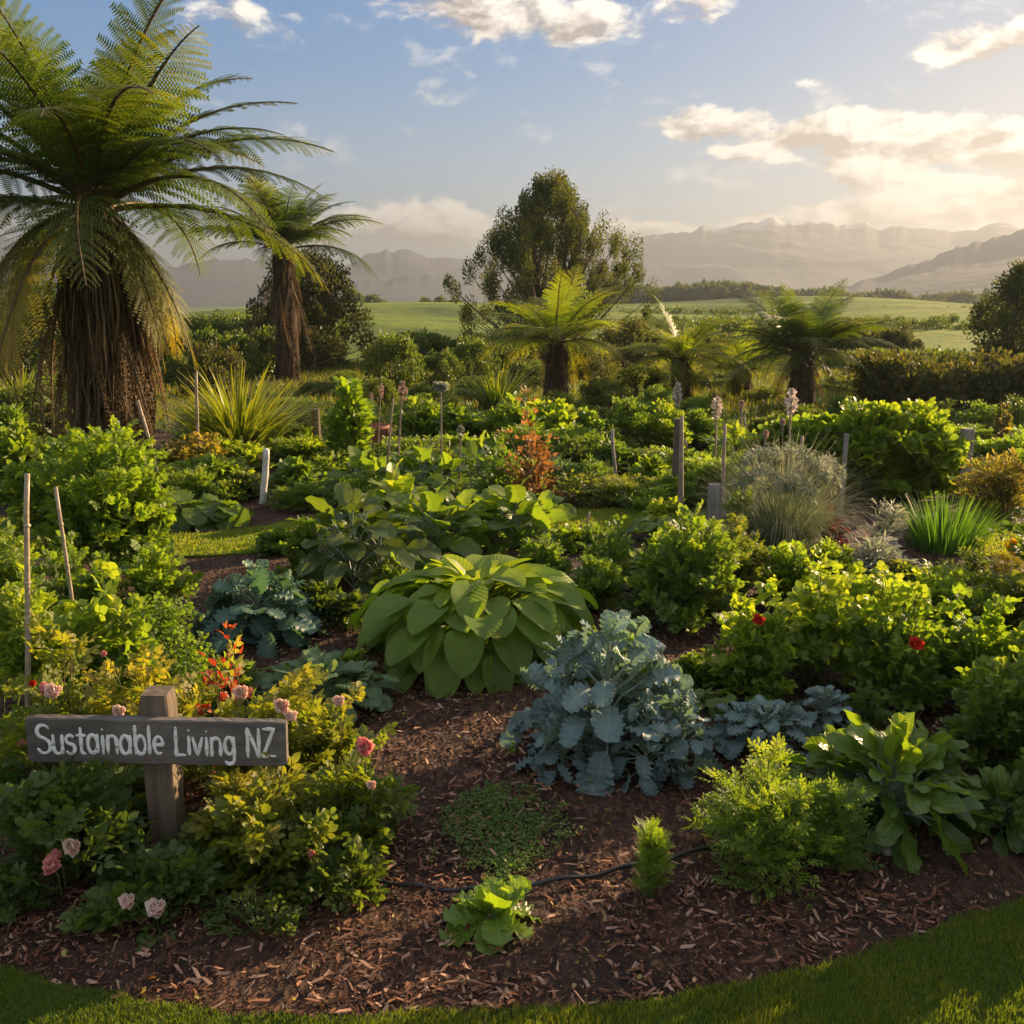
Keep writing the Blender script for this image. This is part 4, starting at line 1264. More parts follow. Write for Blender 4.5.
k1, q1 = veg('kale_plant', 'big blue grey kale plant in the open mulch beside the path', 'kale', 620, 808, 650, 200,
             [(-.1, .1, 1.1), (.42, .35, .75), (-.48, .35, .9), (.12, .65, 1.0), (.6, -.1, .6), (-.55, -.1, .5), (.25, -.2, .62)], 'kale', 'kalestem', KT,
             n_=42, lp0=.22, lp1=.55, lb0=.20, lb1=.44, e_in=86, e_out=14, b_in=86, b_out=-24, hstem=1.05, jit=.8)
bush('nasturtium', 'light green round leaves sprouting through the top of the big blue kale', 'nasturtium', 618, 760, 632, 110, 18, 9, 'round', .062, 'lettuce', t0=.85, lat=.12, flat=.9, dome=.3, tinthi=.7, dens=1, lowshare=0)
veg('kale_plant', 'medium blue grey kale plant between the big kale and the chard', 'kale', 768, 778, 682, 110, [(0, 0, 1), (.4, .3, .8), (-.4, .3, .8)], 'kale', 'kalestem', KT,
    n_=40, lp0=.25, lp1=.6, lb0=.24, lb1=.46, e_in=85, e_out=14, b_in=80, b_out=-20, hstem=.6, jit=.35)
veg('kale_plant', 'small blue grey kale plant half hidden behind the chard', 'kale', 828, 745, 668, 80, [(0, 0, 1), (.3, .3, .8)], 'kale', 'kalestem', KT,
    n_=34, lp0=.25, lp1=.6, lb0=.26, lb1=.46, e_in=85, e_out=14, b_in=80, b_out=-20, hstem=.6, jit=.35)
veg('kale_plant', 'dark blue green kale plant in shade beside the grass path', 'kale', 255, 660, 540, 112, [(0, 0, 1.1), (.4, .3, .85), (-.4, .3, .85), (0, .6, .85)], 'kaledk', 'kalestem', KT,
    n_=36, lp0=.25, lp1=.6, lb0=.30, lb1=.58, e_in=85, e_out=14, b_in=80, b_out=-30, hstem=.85, jit=.35)
veg('curly_kale_plant', 'crinkled grey green kale spreading between the roses and the hosta', 'kale', 318, 738, 650, 150, [(0, 0, 1), (.45, .2, .75), (-.45, .25, .75)], 'curly', 'kalestem', KC,
    n_=34, lp0=.2, lp1=.6, lb0=.28, lb1=.50, e_in=80, e_out=14, b_in=60, b_out=-12, hstem=.35, jit=.3)
x, y, R, H = spot(476, 690, 520, 268)
fo, st = MB(), MB()
rng = np.random.default_rng(4)
rosette(fo, st, 112, HT, R * .34, R * .76, R * .27, R * .42, 86, 22, 46, -36, hstem=.08, tlo=.05, thi=.95, prad=.005, jit=.17, c=(0, 0))
rosette(fo, st, 60, HT, R * .42, R * .66, R * .28, R * .40, 40, 12, -20, -48, hstem=.05, tlo=.1, thi=.8, prad=.005, jit=.17, c=(0, -.02))
o = thing('hosta', (x, y, .02), 'wide hosta with broad ribbed leaves in the middle of the mulch bed', 'hosta')
part('foliage', fo.mesh('foliage', M['hosta']), o); part('stalks', st.mesh('stalks', M['stem']), o)
HOSTA = o
veg('chard_plant', 'large glossy chard with upright lit leaves beside the lawn corner', 'chard', 900, 872, 690, 208, [(0, 0, 1.1), (.4, .35, .85), (-.35, .35, .85)], 'chard', 'kalestem', CT,
    n_=84, lp0=.38, lp1=.46, lb0=.40, lb1=.52, e_in=88, e_out=24, b_in=88, b_out=-24, hstem=.16, jit=.4)
veg('chard_plant', 'second smaller chard growing against the large one', 'chard', 1010, 860, 735, 120, [(0, 0, 1.1), (.4, .35, .85)], 'chard', 'kalestem', CT,
    n_=64, lp0=.32, lp1=.42, lb0=.44, lb1=.52, e_in=88, e_out=24, b_in=90, b_out=-26, hstem=.12, jit=.3)
veg('lettuce', 'small bright lettuce alone on the mulch before the hose', 'lettuce', 493, 952, 880, 92, [(0, 0, 1)], 'lettuce', 'kalestem', LT,
    n_=34, lp0=.06, lp1=.2, lb0=.6, lb1=1.0, e_in=80, e_out=22, b_in=82, b_out=-6, hstem=.05, jit=.3)
bush('marigold_plant', 'bushy plant with fine divided leaves between the kale and the chard', 'marigold plant', 768, 905, 762, 150, 62, 20, 'pinnate', .075, 'bright', lat=.2, tinthi=1.0)
bush('marigold_plant', 'lower marigold plant leaning against the chard', 'marigold plant', 835, 890, 780, 80, 32, 16, 'pinnate', .072, 'mid', lat=.2, tinthi=.9)
bush('young_herb', 'small upright yellow green feathery herb beside the hose', 'herb', 650, 915, 812, 46, 26, 30, 'fine', .036, 'lettuce', lat=.22, dome=.25, flat=.9, tinthi=1.0)
bush('seedling', 'two leafed seedling alone on the mulch before the big kale', 'seedling', 511, 762, 742, 14, 5, 3, 'ovate', .03, 'lettuce')

# tall broad leaved plants behind the hosta
veg('broad_leafed_plant', 'tall dark plant with huge leaves and one glowing upright leaf beside the blue kale', 'leafy plant', 350, 610, 478, 120, [(0, 0, 1), (.4, .4, .85), (-.35, .3, .85), (0, .7, .9)], 'dark', 'kalestem', BT,
    n_=20, lp0=.8, lp1=.7, lb0=.55, lb1=.7, e_in=86, e_out=30, b_in=80, b_out=-25, hstem=.7, jit=.35)
veg('broad_leafed_plant', 'dark leafy plant rising directly behind the hosta', 'leafy plant', 430, 575, 488, 120, [(0, 0, 1), (.4, .4, .85), (-.35, .3, .85)], 'mid', 'kalestem', BT,
    n_=24, lp0=.45, lp1=.5, lb0=.5, lb1=.65, e_in=86, e_out=25, b_in=80, b_out=-25, hstem=.5, jit=.35)
veg('broad_leafed_plant', 'leafy plant with lit leaves between the hosta and the orange shrub', 'leafy plant', 515, 560, 492, 110, [(0, 0, 1), (.4, .4, .85), (-.35, .3, .85)], 'mid', 'kalestem', BT,
    n_=22, lp0=.45, lp1=.5, lb0=.5, lb1=.65, e_in=86, e_out=25, b_in=80, b_out=-15, hstem=.4, jit=.35)
veg('broad_leafed_plant', 'upright glowing leaves in front of the seed head stalks', 'leafy plant', 395, 540, 462, 70, [(0, 0, 1), (.3, .4, .8)], 'bright', 'kalestem', BT,
    n_=16, lp0=.7, lp1=.6, lb0=.8, lb1=.9, e_in=88, e_out=35, b_in=86, b_out=10, hstem=.7, jit=.3)
veg('cabbage', 'broad cabbage row end below the four seed head stalks', 'cabbage', 420, 515, 440, 95, [(0, 0, 1), (.4, .4, .85), (-.35, .3, .85)], 'mid', 'kalestem', BT,
    n_=20, lp0=.5, lp1=.5, lb0=.55, lb1=.65, e_in=86, e_out=25, b_in=80, b_out=-15, hstem=.5, jit=.35)
veg('cabbage', 'cabbage beside the yellow green bush with upright lit leaves', 'cabbage', 355, 510, 445, 80, [(0, 0, 1), (.4, .4, .85)], 'mid', 'kalestem', BT,
    n_=20, lp0=.5, lp1=.5, lb0=.55, lb1=.65, e_in=86, e_out=25, b_in=80, b_out=-15, hstem=.5, jit=.35)
veg('cabbage', 'cabbage behind the green base of the orange shrub', 'cabbage', 478, 500, 436, 80, [(0, 0, 1), (.4, .4, .85)], 'mid', 'kalestem', BT,
    n_=20, lp0=.5, lp1=.5, lb0=.55, lb1=.65, e_in=86, e_out=25, b_in=80, b_out=-15, hstem=.5, jit=.35)
bush('leafy_shrub', 'low leafy plant filling the gap between the dark kale and the huge leaves', 'leafy plant', 300, 600, 520, 60, 24, 16, 'ovate', .09, 'mid')
bush('orange_shrub', 'shrub with orange and russet leaves behind the hosta', 'shrub', 530, 530, 428, 52, 34, 26, 'ovate', .065, 'orange', stem='stemred', lat=.4, tinthi=1.0, flat=.8, irr=.45)
bush('orange_shrub', 'low amber leafed shrub at the foot of the russet one', 'shrub', 548, 530, 484, 34, 16, 18, 'ovate', .08, 'orange', stem='stemred', lat=.3, tinthi=1.0)
bush('leafy_shrub', 'green shrub touching the russet shrub', 'shrub', 500, 525, 440, 50, 28, 22, 'ovate', .085, 'mid', lat=.3)
veg('squash_plant', 'squash plant with wide rough leaves beside the grass path under the tree fern', 'squash plant', 186, 537, 486, 110, [(0, 0, 1), (.5, .1, .8), (-.5, .1, .8)], 'mid', 'stem', ST,
    n_=20, lp0=.3, lp1=.55, lb0=.4, lb1=.45, e_in=80, e_out=20, b_in=20, b_out=-30, hstem=.1, jit=.3)

# ------------------------------------------------------------------ potato, bean and flower beds on the sunny side
BG = 'bean plants in the long row'
for k, (px, pb, pt, pw, tp, sz, mt, lb) in enumerate([
    (760, 712, 598, 90, 'bean', .085, 'bright', 'bean plant with one scarlet bloom at the near end of the bean row'),
    (822, 705, 572, 110, 'bean', .085, 'bright', 'tallest yellow green bean plant of the row, above the small blue kale'),
    (905, 728, 590, 120, 'bean', .085, 'bright', 'bean plant holding a red bloom just above the chard'),
    (985, 738, 600, 120, 'bean', .085, 'bright', 'bean plant above the second chard'),
    (870, 668, 568, 110, 'bean', .09, 'bright', 'bean plant in the rear line beneath the silver wormwood'),
    (950, 662, 574, 110, 'potato', .10, 'bright', 'lacy yellow green plant below the iris clump'),
    (1030, 672, 585, 110, 'potato', .10, 'olive', 'straw tinged plant at the sunny end of the bean rows'),
    (1085, 760, 590, 130, 'bean', .09, 'bright', 'bean plant past the end of the visible row'),
    (1090, 880, 720, 130, 'potato', .08, 'mid', 'leafy plant past the second chard'),
]):
    o, q = bush('bean_plant', lb, 'bean plant', px, pb, pt, pw, 52, 18, tp, sz, mt, BG, flat=.8, tinthi=.95, lat=.2)
    if k == 0:
        flower_at(o, 'red', 758, 621, q[1] - .12, .95)
        flower_at(o, 'red', 784, 622, q[1], .55)
    if k == 2:
        flower_at(o, 'red', 915, 646, q[1] - .22, 1.15)
veg('nasturtium', 'low round leafed nasturtium between the two kale plants', 'nasturtium', 718, 730, 660, 70, [(0, 0, 1)], 'mid', 'stem', ST,
    n_=20, lp0=.5, lp1=.6, lb0=.35, lb1=.4, e_in=80, e_out=20, b_in=20, b_out=-20, hstem=.1, jit=.3)
bush('potato_plant', 'large dark potato plant standing over bare mulch beside the hosta', 'potato plant', 690, 648, 520, 120, 70, 22, 'potato', .10, 'mid', tinthi=.85, flat=.7)
bush('potato_plant', 'yellowing potato plant leaning from the large dark one', 'potato plant', 738, 618, 518, 80, 40, 22, 'potato', .09, 'olive', tintlo=.3, tinthi=1.0, flat=.8)
bush('herb_plant', 'dark low herb with small leaves directly behind the hosta edge', 'herb', 612, 600, 532, 80, 50, 26, 'ovate', .05, 'mid', tinthi=.6)
veg('squash_plant', 'small squash with glowing leaves at the edge of the grass path', 'squash plant', 655, 548, 508, 60, [(0, 0, 1)], 'bright', 'stem', ST,
    n_=18, lp0=.5, lp1=.6, lb0=.4, lb1=.5, e_in=80, e_out=30, b_in=30, b_out=-10, hstem=.2, jit=.3)
bush('pea_plant', 'thin pea plant climbing beside the short grey post', 'pea plant', 742, 560, 482, 28, 12, 14, 'round', .07, 'lettuce', flat=.9, dome=.2, lat=.4)
bush('mint_plant', 'low mint plant in shade at the foot of the potato plants', 'mint', 640, 640, 590, 60, 26, 16, 'ovate', .045, 'dark')
bush('lavender_mound', 'low green mound in the bed beyond the grass path', 'herb mound', 650, 520, 490, 80, 60, 30, 'lance', .06, 'bright', tinthi=.8)
bush('lavender_mound', 'dark low mound beside the russet shrub bed', 'herb mound', 590, 490, 462, 60, 40, 26, 'lance', .07, 'mid')

mb = MB(); blades(mb, 1500, .62, 1.05, .006, spread=.62, droop=1.25, base_r=.35, seg=6, tlo=.1, thi=1.0)
g = spot(787, 572, 450, 110)
o = thing('silver_grass', (g[0], g[1], 0), 'tall silvery ornamental grass with arching pale plumes', 'ornamental grass'); o.scale = (g[2] / .6, g[2] / .6, g[3] / .92)
part('blades', mb.mesh('blades', M['silvgrass']), o)
mb = MB()
C_ = []
for k in range(70):
    a, r = U(0, 6.28), math.sqrt(U(.1, 1)) * .58
    C_.append((math.cos(a) * r, math.sin(a) * r, U(.70, .95) - .35 * r ** 2))
part('plumes', clump_mesh(np.array(C_), np.full(70, .07), 60, 'needle', .05, 'silver', 'plumes', up=-.4, vert=.6), o)
bush('wormwood', 'silver leafed wormwood on bare soil before the iris clump', 'wormwood', 880, 592, 540, 75, 26, 30, 'silver', .11, 'silver', lat=.25, upleaf=.2, flat=.6)
bush('wormwood', 'upright silver wormwood shoot', 'wormwood', 884, 560, 498, 40, 14, 24, 'silver', .10, 'silver', lat=.3, flat=.9, upleaf=.2)
bush('red_leafed_shrub', 'dark red leafed plant between the silver grass and the wormwood', 'shrub', 832, 552, 514, 36, 20, 18, 'ovate', .06, 'maroon')
mb = MB(); blades(mb, 420, .5, .62, .012, spread=.55, droop=.35, base_r=.8, tlo=.0, thi=1.0)
g = spot(948, 560, 500, 90)
o = thing('iris_clump', (g[0], g[1], 0), 'dense clump of upright green iris blades', 'iris', None); o.scale = (g[2] / .55, g[2] / .55, g[3] / .6)
part('blades', mb.mesh('blades', M['iris']), o)
bush('sage_plant', 'low grey green sage below the iris clump', 'sage', 972, 590, 545, 60, 30, 26, 'lance', .06, 'olive')
bush('bean_plant', 'leafy plant filling the gap between the bean row and the second chard', 'bean plant', 1005, 792, 668, 110, 40, 20, 'bean', .075, 'mid', tinthi=.9)
bush('potato_plant', 'loose potato plant at the end of the picture above the second chard', 'potato plant', 1050, 800, 650, 110, 40, 20, 'potato', .08, 'bright', tinthi=.9)
bush('herb_plant', 'low herb on the bare mulch between the small kale and the bean row', 'herb', 870, 745, 690, 70, 30, 18, 'ovate', .04, 'mid')
o, q = bush('marigold_plant', 'russet foliage with one yellow bloom at the path edge', 'marigold plant', 1012, 600, 552, 60, 30, 20, 'pinnate', .06, 'gold')
flower_at(o, 'yellow', 1011, 549, q[1] - .1, 1.1)
bush('golden_shrub', 'rounded golden shrub glowing beside the side path', 'shrub', 1003, 528, 452, 85, 80, 50, 'lance', .07, 'gold', tinthi=1.0, lat=.2)

# the long bean hedge on its trellis
for k, (px, pb, pt, pw, lb) in enumerate([
    (830, 502, 418, 70, 'lower end of the bean covered trellis beside the silver grass'), (875, 508, 405, 80, 'tallest bean mass on the trellis'),
    (925, 506, 408, 80, 'bean mass wrapped round the square grey trellis post'), (790, 480, 425, 60, 'bean mass behind the silver grass plumes')]):
    bush('climbing_bean', lb, 'climbing bean', px, pb, pt, pw, 90, 34, 'bean', .15, 'bright' if k != 3 else 'mid', 'beans on the trellis', flat=.95, dome=.22, tintlo=0, tinthi=.8, lat=.22, t0=.02, lowshare=.6, irr=.12)


def postobj(px, pb, pt, wpx, mat, label, lean=0.0, square=True):
    g = G(px, pb); w_ = wpx * math.hypot(g[1], 1.4) / FPX / 2
    H = P(px, pt, g[1])[2]
    o = thing('fence_post', (g[0], g[1], 0), label, 'post', 'timber posts standing in the beds')
    mb = MB(); c = w_ * .12
    lv = [(-.05, 1), (H * .3, 1), (H * .7, .98), (H - w_ * .2, .97), (H, .86)]
    prof = [(-1 + .12, -1), (1 - .12, -1), (1, -1 + .12), (1, 1 - .12), (1 - .12, 1), (-1 + .12, 1), (-1, 1 - .12), (-1, -1 + .12)] if square else [(math.cos(a), math.sin(a)) for a in np.linspace(0, 2 * PI, 8, endpoint=False)]
    V = [(a * w_ * s_ + lean * z, b * w_ * s_, z) for z, s_ in lv for a, b in prof]
    Q = [(i * 8 + j, i * 8 + (j + 1) % 8, i * 8 + 8 + (j + 1) % 8, i * 8 + 8 + j) for i in range(4) for j in range(8)]
    e = 32
    Q += [(e, e + 1, e + 2, e + 3), (e, e + 3, e + 4, e + 7), (e + 4, e + 5, e + 6, e + 7)]
    mb.add(V, Q)
    part('post_shaft', mb.mesh('post_shaft', M[mat], False), o)
    mb = MB(); mb.box((-w_ * .9 + lean * H, -w_ * .9, H - .001), (w_ * .9 + lean * H, w_ * .9, H + .012))
    part('post_cap', mb.mesh('post_cap', M[mat], False), o, rot=(0, 0, .05))
    return o


postobj(961, 500, 430, 11, 'greypost', 'square grey post in the bean trellis')
postobj(712, 560, 486, 12, 'greypost', 'short square grey post behind the potato plants')
postobj(676, 505, 420, 10, 'post', 'dark rounded post beside the white flower spike', square=False)
postobj(885, 575, 540, 16, 'greypost', 'stubby grey post under the silver wormwood')
postobj(841, 512, 435, 4, 'greypost', 'slim grey stake in front of the bean trellis')
postobj(1020, 445, 432, 5, 'greypost', 'short pale stake before the brown hedge')
pole('white_stake', 'leaning white stake beside the mulch near the flax clump', 'stake', 262, 506, 266, 449, .030, 'whitepole', None, 0)
postobj(317, 448, 410, 9, 'post', 'dark stump beside the yellow green bush', square=False)
g = G(372, 452); mb = MB()
lvl = [(.0, .16), (.02, .17), (.25, .20), (.27, .215), (.31, .215), (.31, .19), (.10, .15)]
th = np.linspace(0, 2 * PI, 20, endpoint=False)
V = [(math.cos(a) * r, math.sin(a) * r, z) for z, r in lvl for a in th]
mb.add(V, [(i * 20 + j, i * 20 + (j + 1) % 20, i * 20 + 20 + (j + 1) % 20, i * 20 + 20 + j) for i in range(6) for j in range(20)])
o = thing('plant_pot', (g[0], g[1], 0), 'terracotta pot half hidden behind the seed head stalks', 'plant pot')
part('pot_body', mb.mesh('pot_body', M['terracotta']), o)
mb = MB(); V = [(math.cos(a) * .155, math.sin(a) * .155, .12) for a in th] + [(0, 0, .13)]
mb.add(V, [(i, (i + 1) % 20, 20, 20) for i in range(20)]); part('pot_soil', mb.mesh('pot_soil', M['mulch']), o)


# ------------------------------------------------------------------ seed heads and flower spikes
def spike(px, pb, px2, pt, label, mat='seedhead', head=.12, rad=.008, hr=.03, group='tall dry flower stalks', stemm='spikestem', n_=90):
    hr *= .72
    rad *= 1.35
    px2 += U(-2.5, 2.5)
    g = G(px, pb); q = P(px2, pt, g[1])
    o = thing('flower_spike', (g[0], g[1], 0), label, 'flower spike', group)
    top = q - np.array([g[0], g[1], 0]); t = np.linspace(0, 1, 8)[:, None]
    path = top * t + np.array([0, 0, -.04]) * (1 - t) + np.sin(t * PI) * np.array([U(-.015, .015), 0, 0])
    mb = MB(); mb.tube(path, rad * np.linspace(1.1, .6, 8), 6); part('stalk', mb.mesh('stalk', M[stemm]), o)
    if head:
        u = rng.random(n_); zc = top[2] - head * u * 1.0
        a = U(0, 6.28, n_); r = hr * (.3 + .9 * np.sin(u * PI) ** .7)
        d = norm(np.stack([np.cos(a), np.sin(a), U(-.3, .7, n_)], -1))
        pos = np.stack([top[0] + 0 * u, top[1] + 0 * u, zc], -1) + d * r[:, None] * .3
        mb = MB(); mb.inst(TPL['ovate'][0], pos, frames(d, norm(rng.normal(size=(n_, 3)) + [0, 0, 1])), r * 1.1, rng.random(n_))
        part('flower_head', mb.mesh('flower_head', M[mat]), o)


spike(385, 506, 392, 398, 'bare tapering stalk beside the tallest pink seed head', head=0, rad=.010)
spike(396, 508, 404, 381, 'tallest stalk of the group with a pinkish seed head', hr=.040, head=.17)
spike(377, 470, 379, 383, 'slender stalk with a narrow seed head before the yellow green bush', hr=.028, head=.16)
spike(370, 468, 371, 392, 'slender stalk with a faded seed head beside the terracotta pot', hr=.026, head=.12)
spike(439, 497, 441, 384, 'pale stalk topped with a loose umbel above the cabbages', hr=.075, head=.05, mat='silver')
spike(458, 503, 460, 425, 'shorter stalk with a grey brown seed head before the cabbages', hr=.034, head=.12, mat='silver')
spike(681, 535, 680, 416, 'thick bare stalk close beside the dark rounded post', head=0, rad=.017)
spike(675, 420, 676, 382, 'white flower spike rising above the dark rounded post', mat='whitespike', hr=.07, head=.42, rad=.014, n_=140)
spike(716, 500, 717, 396, 'white tipped flower spike next to the thick bare stalk', mat='whitespike', hr=.045, head=.20)
spike(724, 524, 724, 424, 'bare brown stalk above the short square grey post', head=0, rad=.014)
spike(787, 545, 790, 388, 'white flower spike rising out of the silver grass', mat='whitespike', hr=.045, head=.20)
spike(801, 520, 802, 436, 'bare stalk standing in the silver grass', head=0, rad=.014)
spike(690, 480, 686, 438, 'thin short stalk between the dark post and the white tipped spike', head=0, rad=.010)
spike(745, 470, 746, 415, 'thin bare stalk before the small tree ferns', head=0, rad=.012)
spike(1001, 448, 1003, 404, 'brownish plume beside the golden shrub', mat='gold', hr=.10, head=.5, rad=.012, n_=160)
spike(584, 545, 588, 512, 'snapped dark stem at the grass path edge', head=0, rad=.009)
for a in [(780, 480, 418), (764, 490, 430), (741, 470, 400)]:
    spike(a[0], a[1], a[0] + 1, a[2], 'faint dry stalk in the hazy bed at %s' % {780: 'the back of the silver grass', 764: 'the pea side of the silver grass', 741: 'the foot of the small tree ferns'}[a[0]], head=.08, hr=.03, rad=.009)

# loose tall plants added out of view to shade the front of the bed
for x_, y_, h_, r_, lb in [(2.75, 4.05, 1.05, .36, 'added tall shade plant past the second chard'), (3.4, 4.3, 1.1, .36, 'second added shade plant past the second chard'),
                       (2.45, 2.7, .8, .26, 'added shade plant at the lawn side past the chard'), (3.1, 5.3, 1.1, .42, 'tall added shade plant at the sunny end of the rows')]:
    fm, sm = bush_mesh(r_, r_, h_, 46, 18, 'bean', .09, 'mid', flat=.95, dome=.3, t0=.05, lowshare=.5)
    o = thing('bean_plant', (x_, y_, 0), lb, 'bean plant', 'added shade plants past the chard')
    part('foliage', fm, o); part('stems', sm, o)

# ------------------------------------------------------------------ middle beds
def flax(px, pb, pt, pw, label, mat='strap', n_=260, wid=.028, droop=.7, spread=.9):
    g = spot(px, pb, pt, pw)
    o = thing('flax_clump', (g[0], g[1], 0), label, 'flax')
    mb = MB(); blades(mb, n_, g[2], g[3] * 1.1, wid, spread=spread, droop=droop, base_r=.45, seg=6, tlo=.0, thi=1.0)
    part('blades', mb.mesh('blades', M[mat]), o)
    return o


flax(235, 462, 376, 96, 'broad flax clump with yellow tipped blades beside the fern trunk', n_=420, wid=.03)
flax(497, 415, 364, 50, 'pale spiky clump beneath the dark central tree', n_=160, wid=.035, droop=.5)
flax(20, 420, 368, 70, 'bright bladed clump behind the fern trunk skirt', n_=200, wid=.035)
bush('young_tree', 'narrow yellow green bush between the flax and the seed heads', 'bush', 346, 478, 377, 44, 46, 40, 'ovate', .12, 'lettuce', flat=.95, dome=.5, lat=.3, tinthi=.6)

MID = [
    (195, 482, 440, 70, 'potato', .16, 'gold', 'yellowing leafy plant at the foot of the flax', 'leafy plant'),
    (215, 500, 462, 50, 'ovate', .12, 'mid', 'small leafy plant between the squash and the white stake', 'leafy plant'),
    (240, 505, 478, 40, 'ovate', .10, 'olive', 'low plant touching the white stake', 'leafy plant'),
    (300, 500, 462, 60, 'ovate', .12, 'mid', 'leafy plant between the white stake and the cabbages', 'leafy plant'),
    (300, 470, 440, 60, 'lance', .10, 'bright', 'grassy mound behind the white stake', 'herb mound'),
    (60, 500, 462, 60, 'potato', .14, 'mid', 'leafy plant in the shadow of the great fern', 'leafy plant'),
    (10, 500, 425, 60, 'ovate', .14, 'mid', 'leafy plant beside the short tomato', 'leafy plant'),
    (55, 452, 400, 60, 'ovate', .14, 'olive', 'olive bush at the foot of the fern skirt', 'bush'),
    (5, 460, 405, 60, 'lance', .14, 'mid', 'spiky green bush at the shaded side of the great fern', 'bush'),
    (418, 450, 405, 60, 'ovate', .15, 'mid', 'leafy row end below the round dark shrubs', 'leafy plant'),
    (462, 452, 402, 66, 'ovate', .15, 'mid', 'leafy plant in the row under the pale spiky clump', 'leafy plant'),
    (510, 455, 400, 66, 'ovate', .15, 'mid', 'leafy plant with shining leaves before the central fern', 'leafy plant'),
    (552, 450, 402, 60, 'ovate', .15, 'bright', 'bright leafy plant below the central fern trunk', 'leafy plant'),
    (588, 446, 415, 46, 'ovate', .14, 'mid', 'lower leafy plant at the row end by the back path', 'leafy plant'),
    (570, 480, 440, 60, 'lance', .12, 'dark', 'dark feathery plant behind the russet shrub', 'leafy plant'),
    (610, 478, 440, 60, 'lance', .12, 'mid', 'feathery plant behind the thin grey cane', 'leafy plant'),
    (628, 460, 402, 62, 'small', .07, 'mid', 'rounded silver green shrub beyond the thin grey cane', 'shrub'),
    (665, 462, 405, 60, 'small', .07, 'bright', 'yellow green shrub beside the dark rounded post', 'shrub'),
    (700, 455, 415, 50, 'small', .07, 'mid', 'shrub behind the white tipped flower spikes', 'shrub'),
    (650, 495, 458, 50, 'ovate', .10, 'mid', 'leafy plant before the rounded silver green shrub', 'leafy plant'),
    (700, 500, 462, 50, 'potato', .13, 'bright', 'lacy plant between the two grey posts', 'leafy plant'),
    (745, 478, 430, 60, 'potato', .14, 'bright', 'hazy lit plant behind the thin stalks', 'leafy plant'),
    (740, 520, 480, 50, 'ovate', .10, 'mid', 'leafy plant at the pea side of the silver grass', 'leafy plant'),
    (665, 535, 505, 50, 'ovate', .09, 'bright', 'low lit plant before the thick bare stalk', 'leafy plant'),
    (770, 452, 415, 50, 'small', .08, 'olive', 'olive shrub below the tallest small tree fern', 'shrub'),
    (600, 555, 528, 60, 'ovate', .06, 'mid', 'small leafed edging plant along the grass path', 'herb'),
    (560, 556, 524, 50, 'bean', .10, 'bright', 'lit leaves between the hosta and the grass path', 'leafy plant'),
    (990, 640, 580, 70, 'potato', .09, 'olive', 'straw coloured plant below the yellow bloom', 'leafy plant'),
    (905, 600, 565, 60, 'ovate', .06, 'olive', 'low plant on the bare soil below the wormwood', 'herb'),
    (220, 650, 590, 60, 'round', .05, 'kaledk', 'dark seedling kale in the gap by the parsley', 'kale'),
    (350, 690, 655, 40, 'ovate', .05, 'bright', 'bright young shoots inside the curly kale', 'herb'),
    (280, 560, 530, 50, 'ovate', .07, 'mid', 'low edging plant between the grass path and the dark kale', 'herb'),
    (90, 530, 500, 60, 'ovate', .08, 'dark', 'dark low plant across the grass path from the tomato', 'herb'),
    (660, 600, 560, 60, 'ovate', .07, 'mid', 'mid green herb on the hosta side of the large potato', 'herb'),
    (598, 620, 560, 60, 'potato', .08, 'mid', 'leafy plant at the sunny flank of the hosta', 'leafy plant'),
    (330, 640, 575, 70, 'ovate', .07, 'dark', 'dark leafy plant on the shaded flank of the hosta', 'leafy plant'),
    (228, 720, 655, 60, 'ovate', .05, 'mid', 'small leafy plant between the parsley and the curly kale', 'leafy plant'),
    (790, 620, 550, 70, 'potato', .09, 'bright', 'lit lacy plant at the foot of the silver grass', 'leafy plant'),
    (700, 700, 650, 50, 'ovate', .05, 'mid', 'small leafy plant on the bare mulch behind the nasturtium', 'leafy plant'),
    (830, 600, 545, 60, 'small', .05, 'bright', 'fine leafed plant before the dark red one', 'leafy plant'),
    (395, 610, 560, 50, 'ovate', .07, 'mid', 'leafy plant squeezed between the huge leaves and the hosta', 'leafy plant'),
    (540, 600, 545, 60, 'potato', .09, 'mid', 'leafy plant rising behind the hosta crown', 'leafy plant'),
    (930, 640, 585, 60, 'bean', .08, 'bright', 'bean seedling cluster between the rows and the iris clump', 'leafy plant'),
]
for k, (px, pb, pt, pw, tp, sz, mt, lb, ct) in enumerate(MID):
    nn = {'small': (60, 60), 'lance': (50, 26), 'ovate': (34, 22), 'potato': (34, 18), 'bean': (20, 14), 'round': (24, 16)}[tp]
    bush({'leafy plant': 'leafy_plant', 'herb mound': 'herb_mound', 'bush': 'bush', 'shrub': 'shrub', 'herb': 'herb_plant', 'kale': 'kale_seedling'}[ct], lb, ct, px, pb, pt, pw, nn[0], nn[1], tp, sz, mt,
         'plants in the middle beds', tinthi=.9, lat=.2, flat=.7)


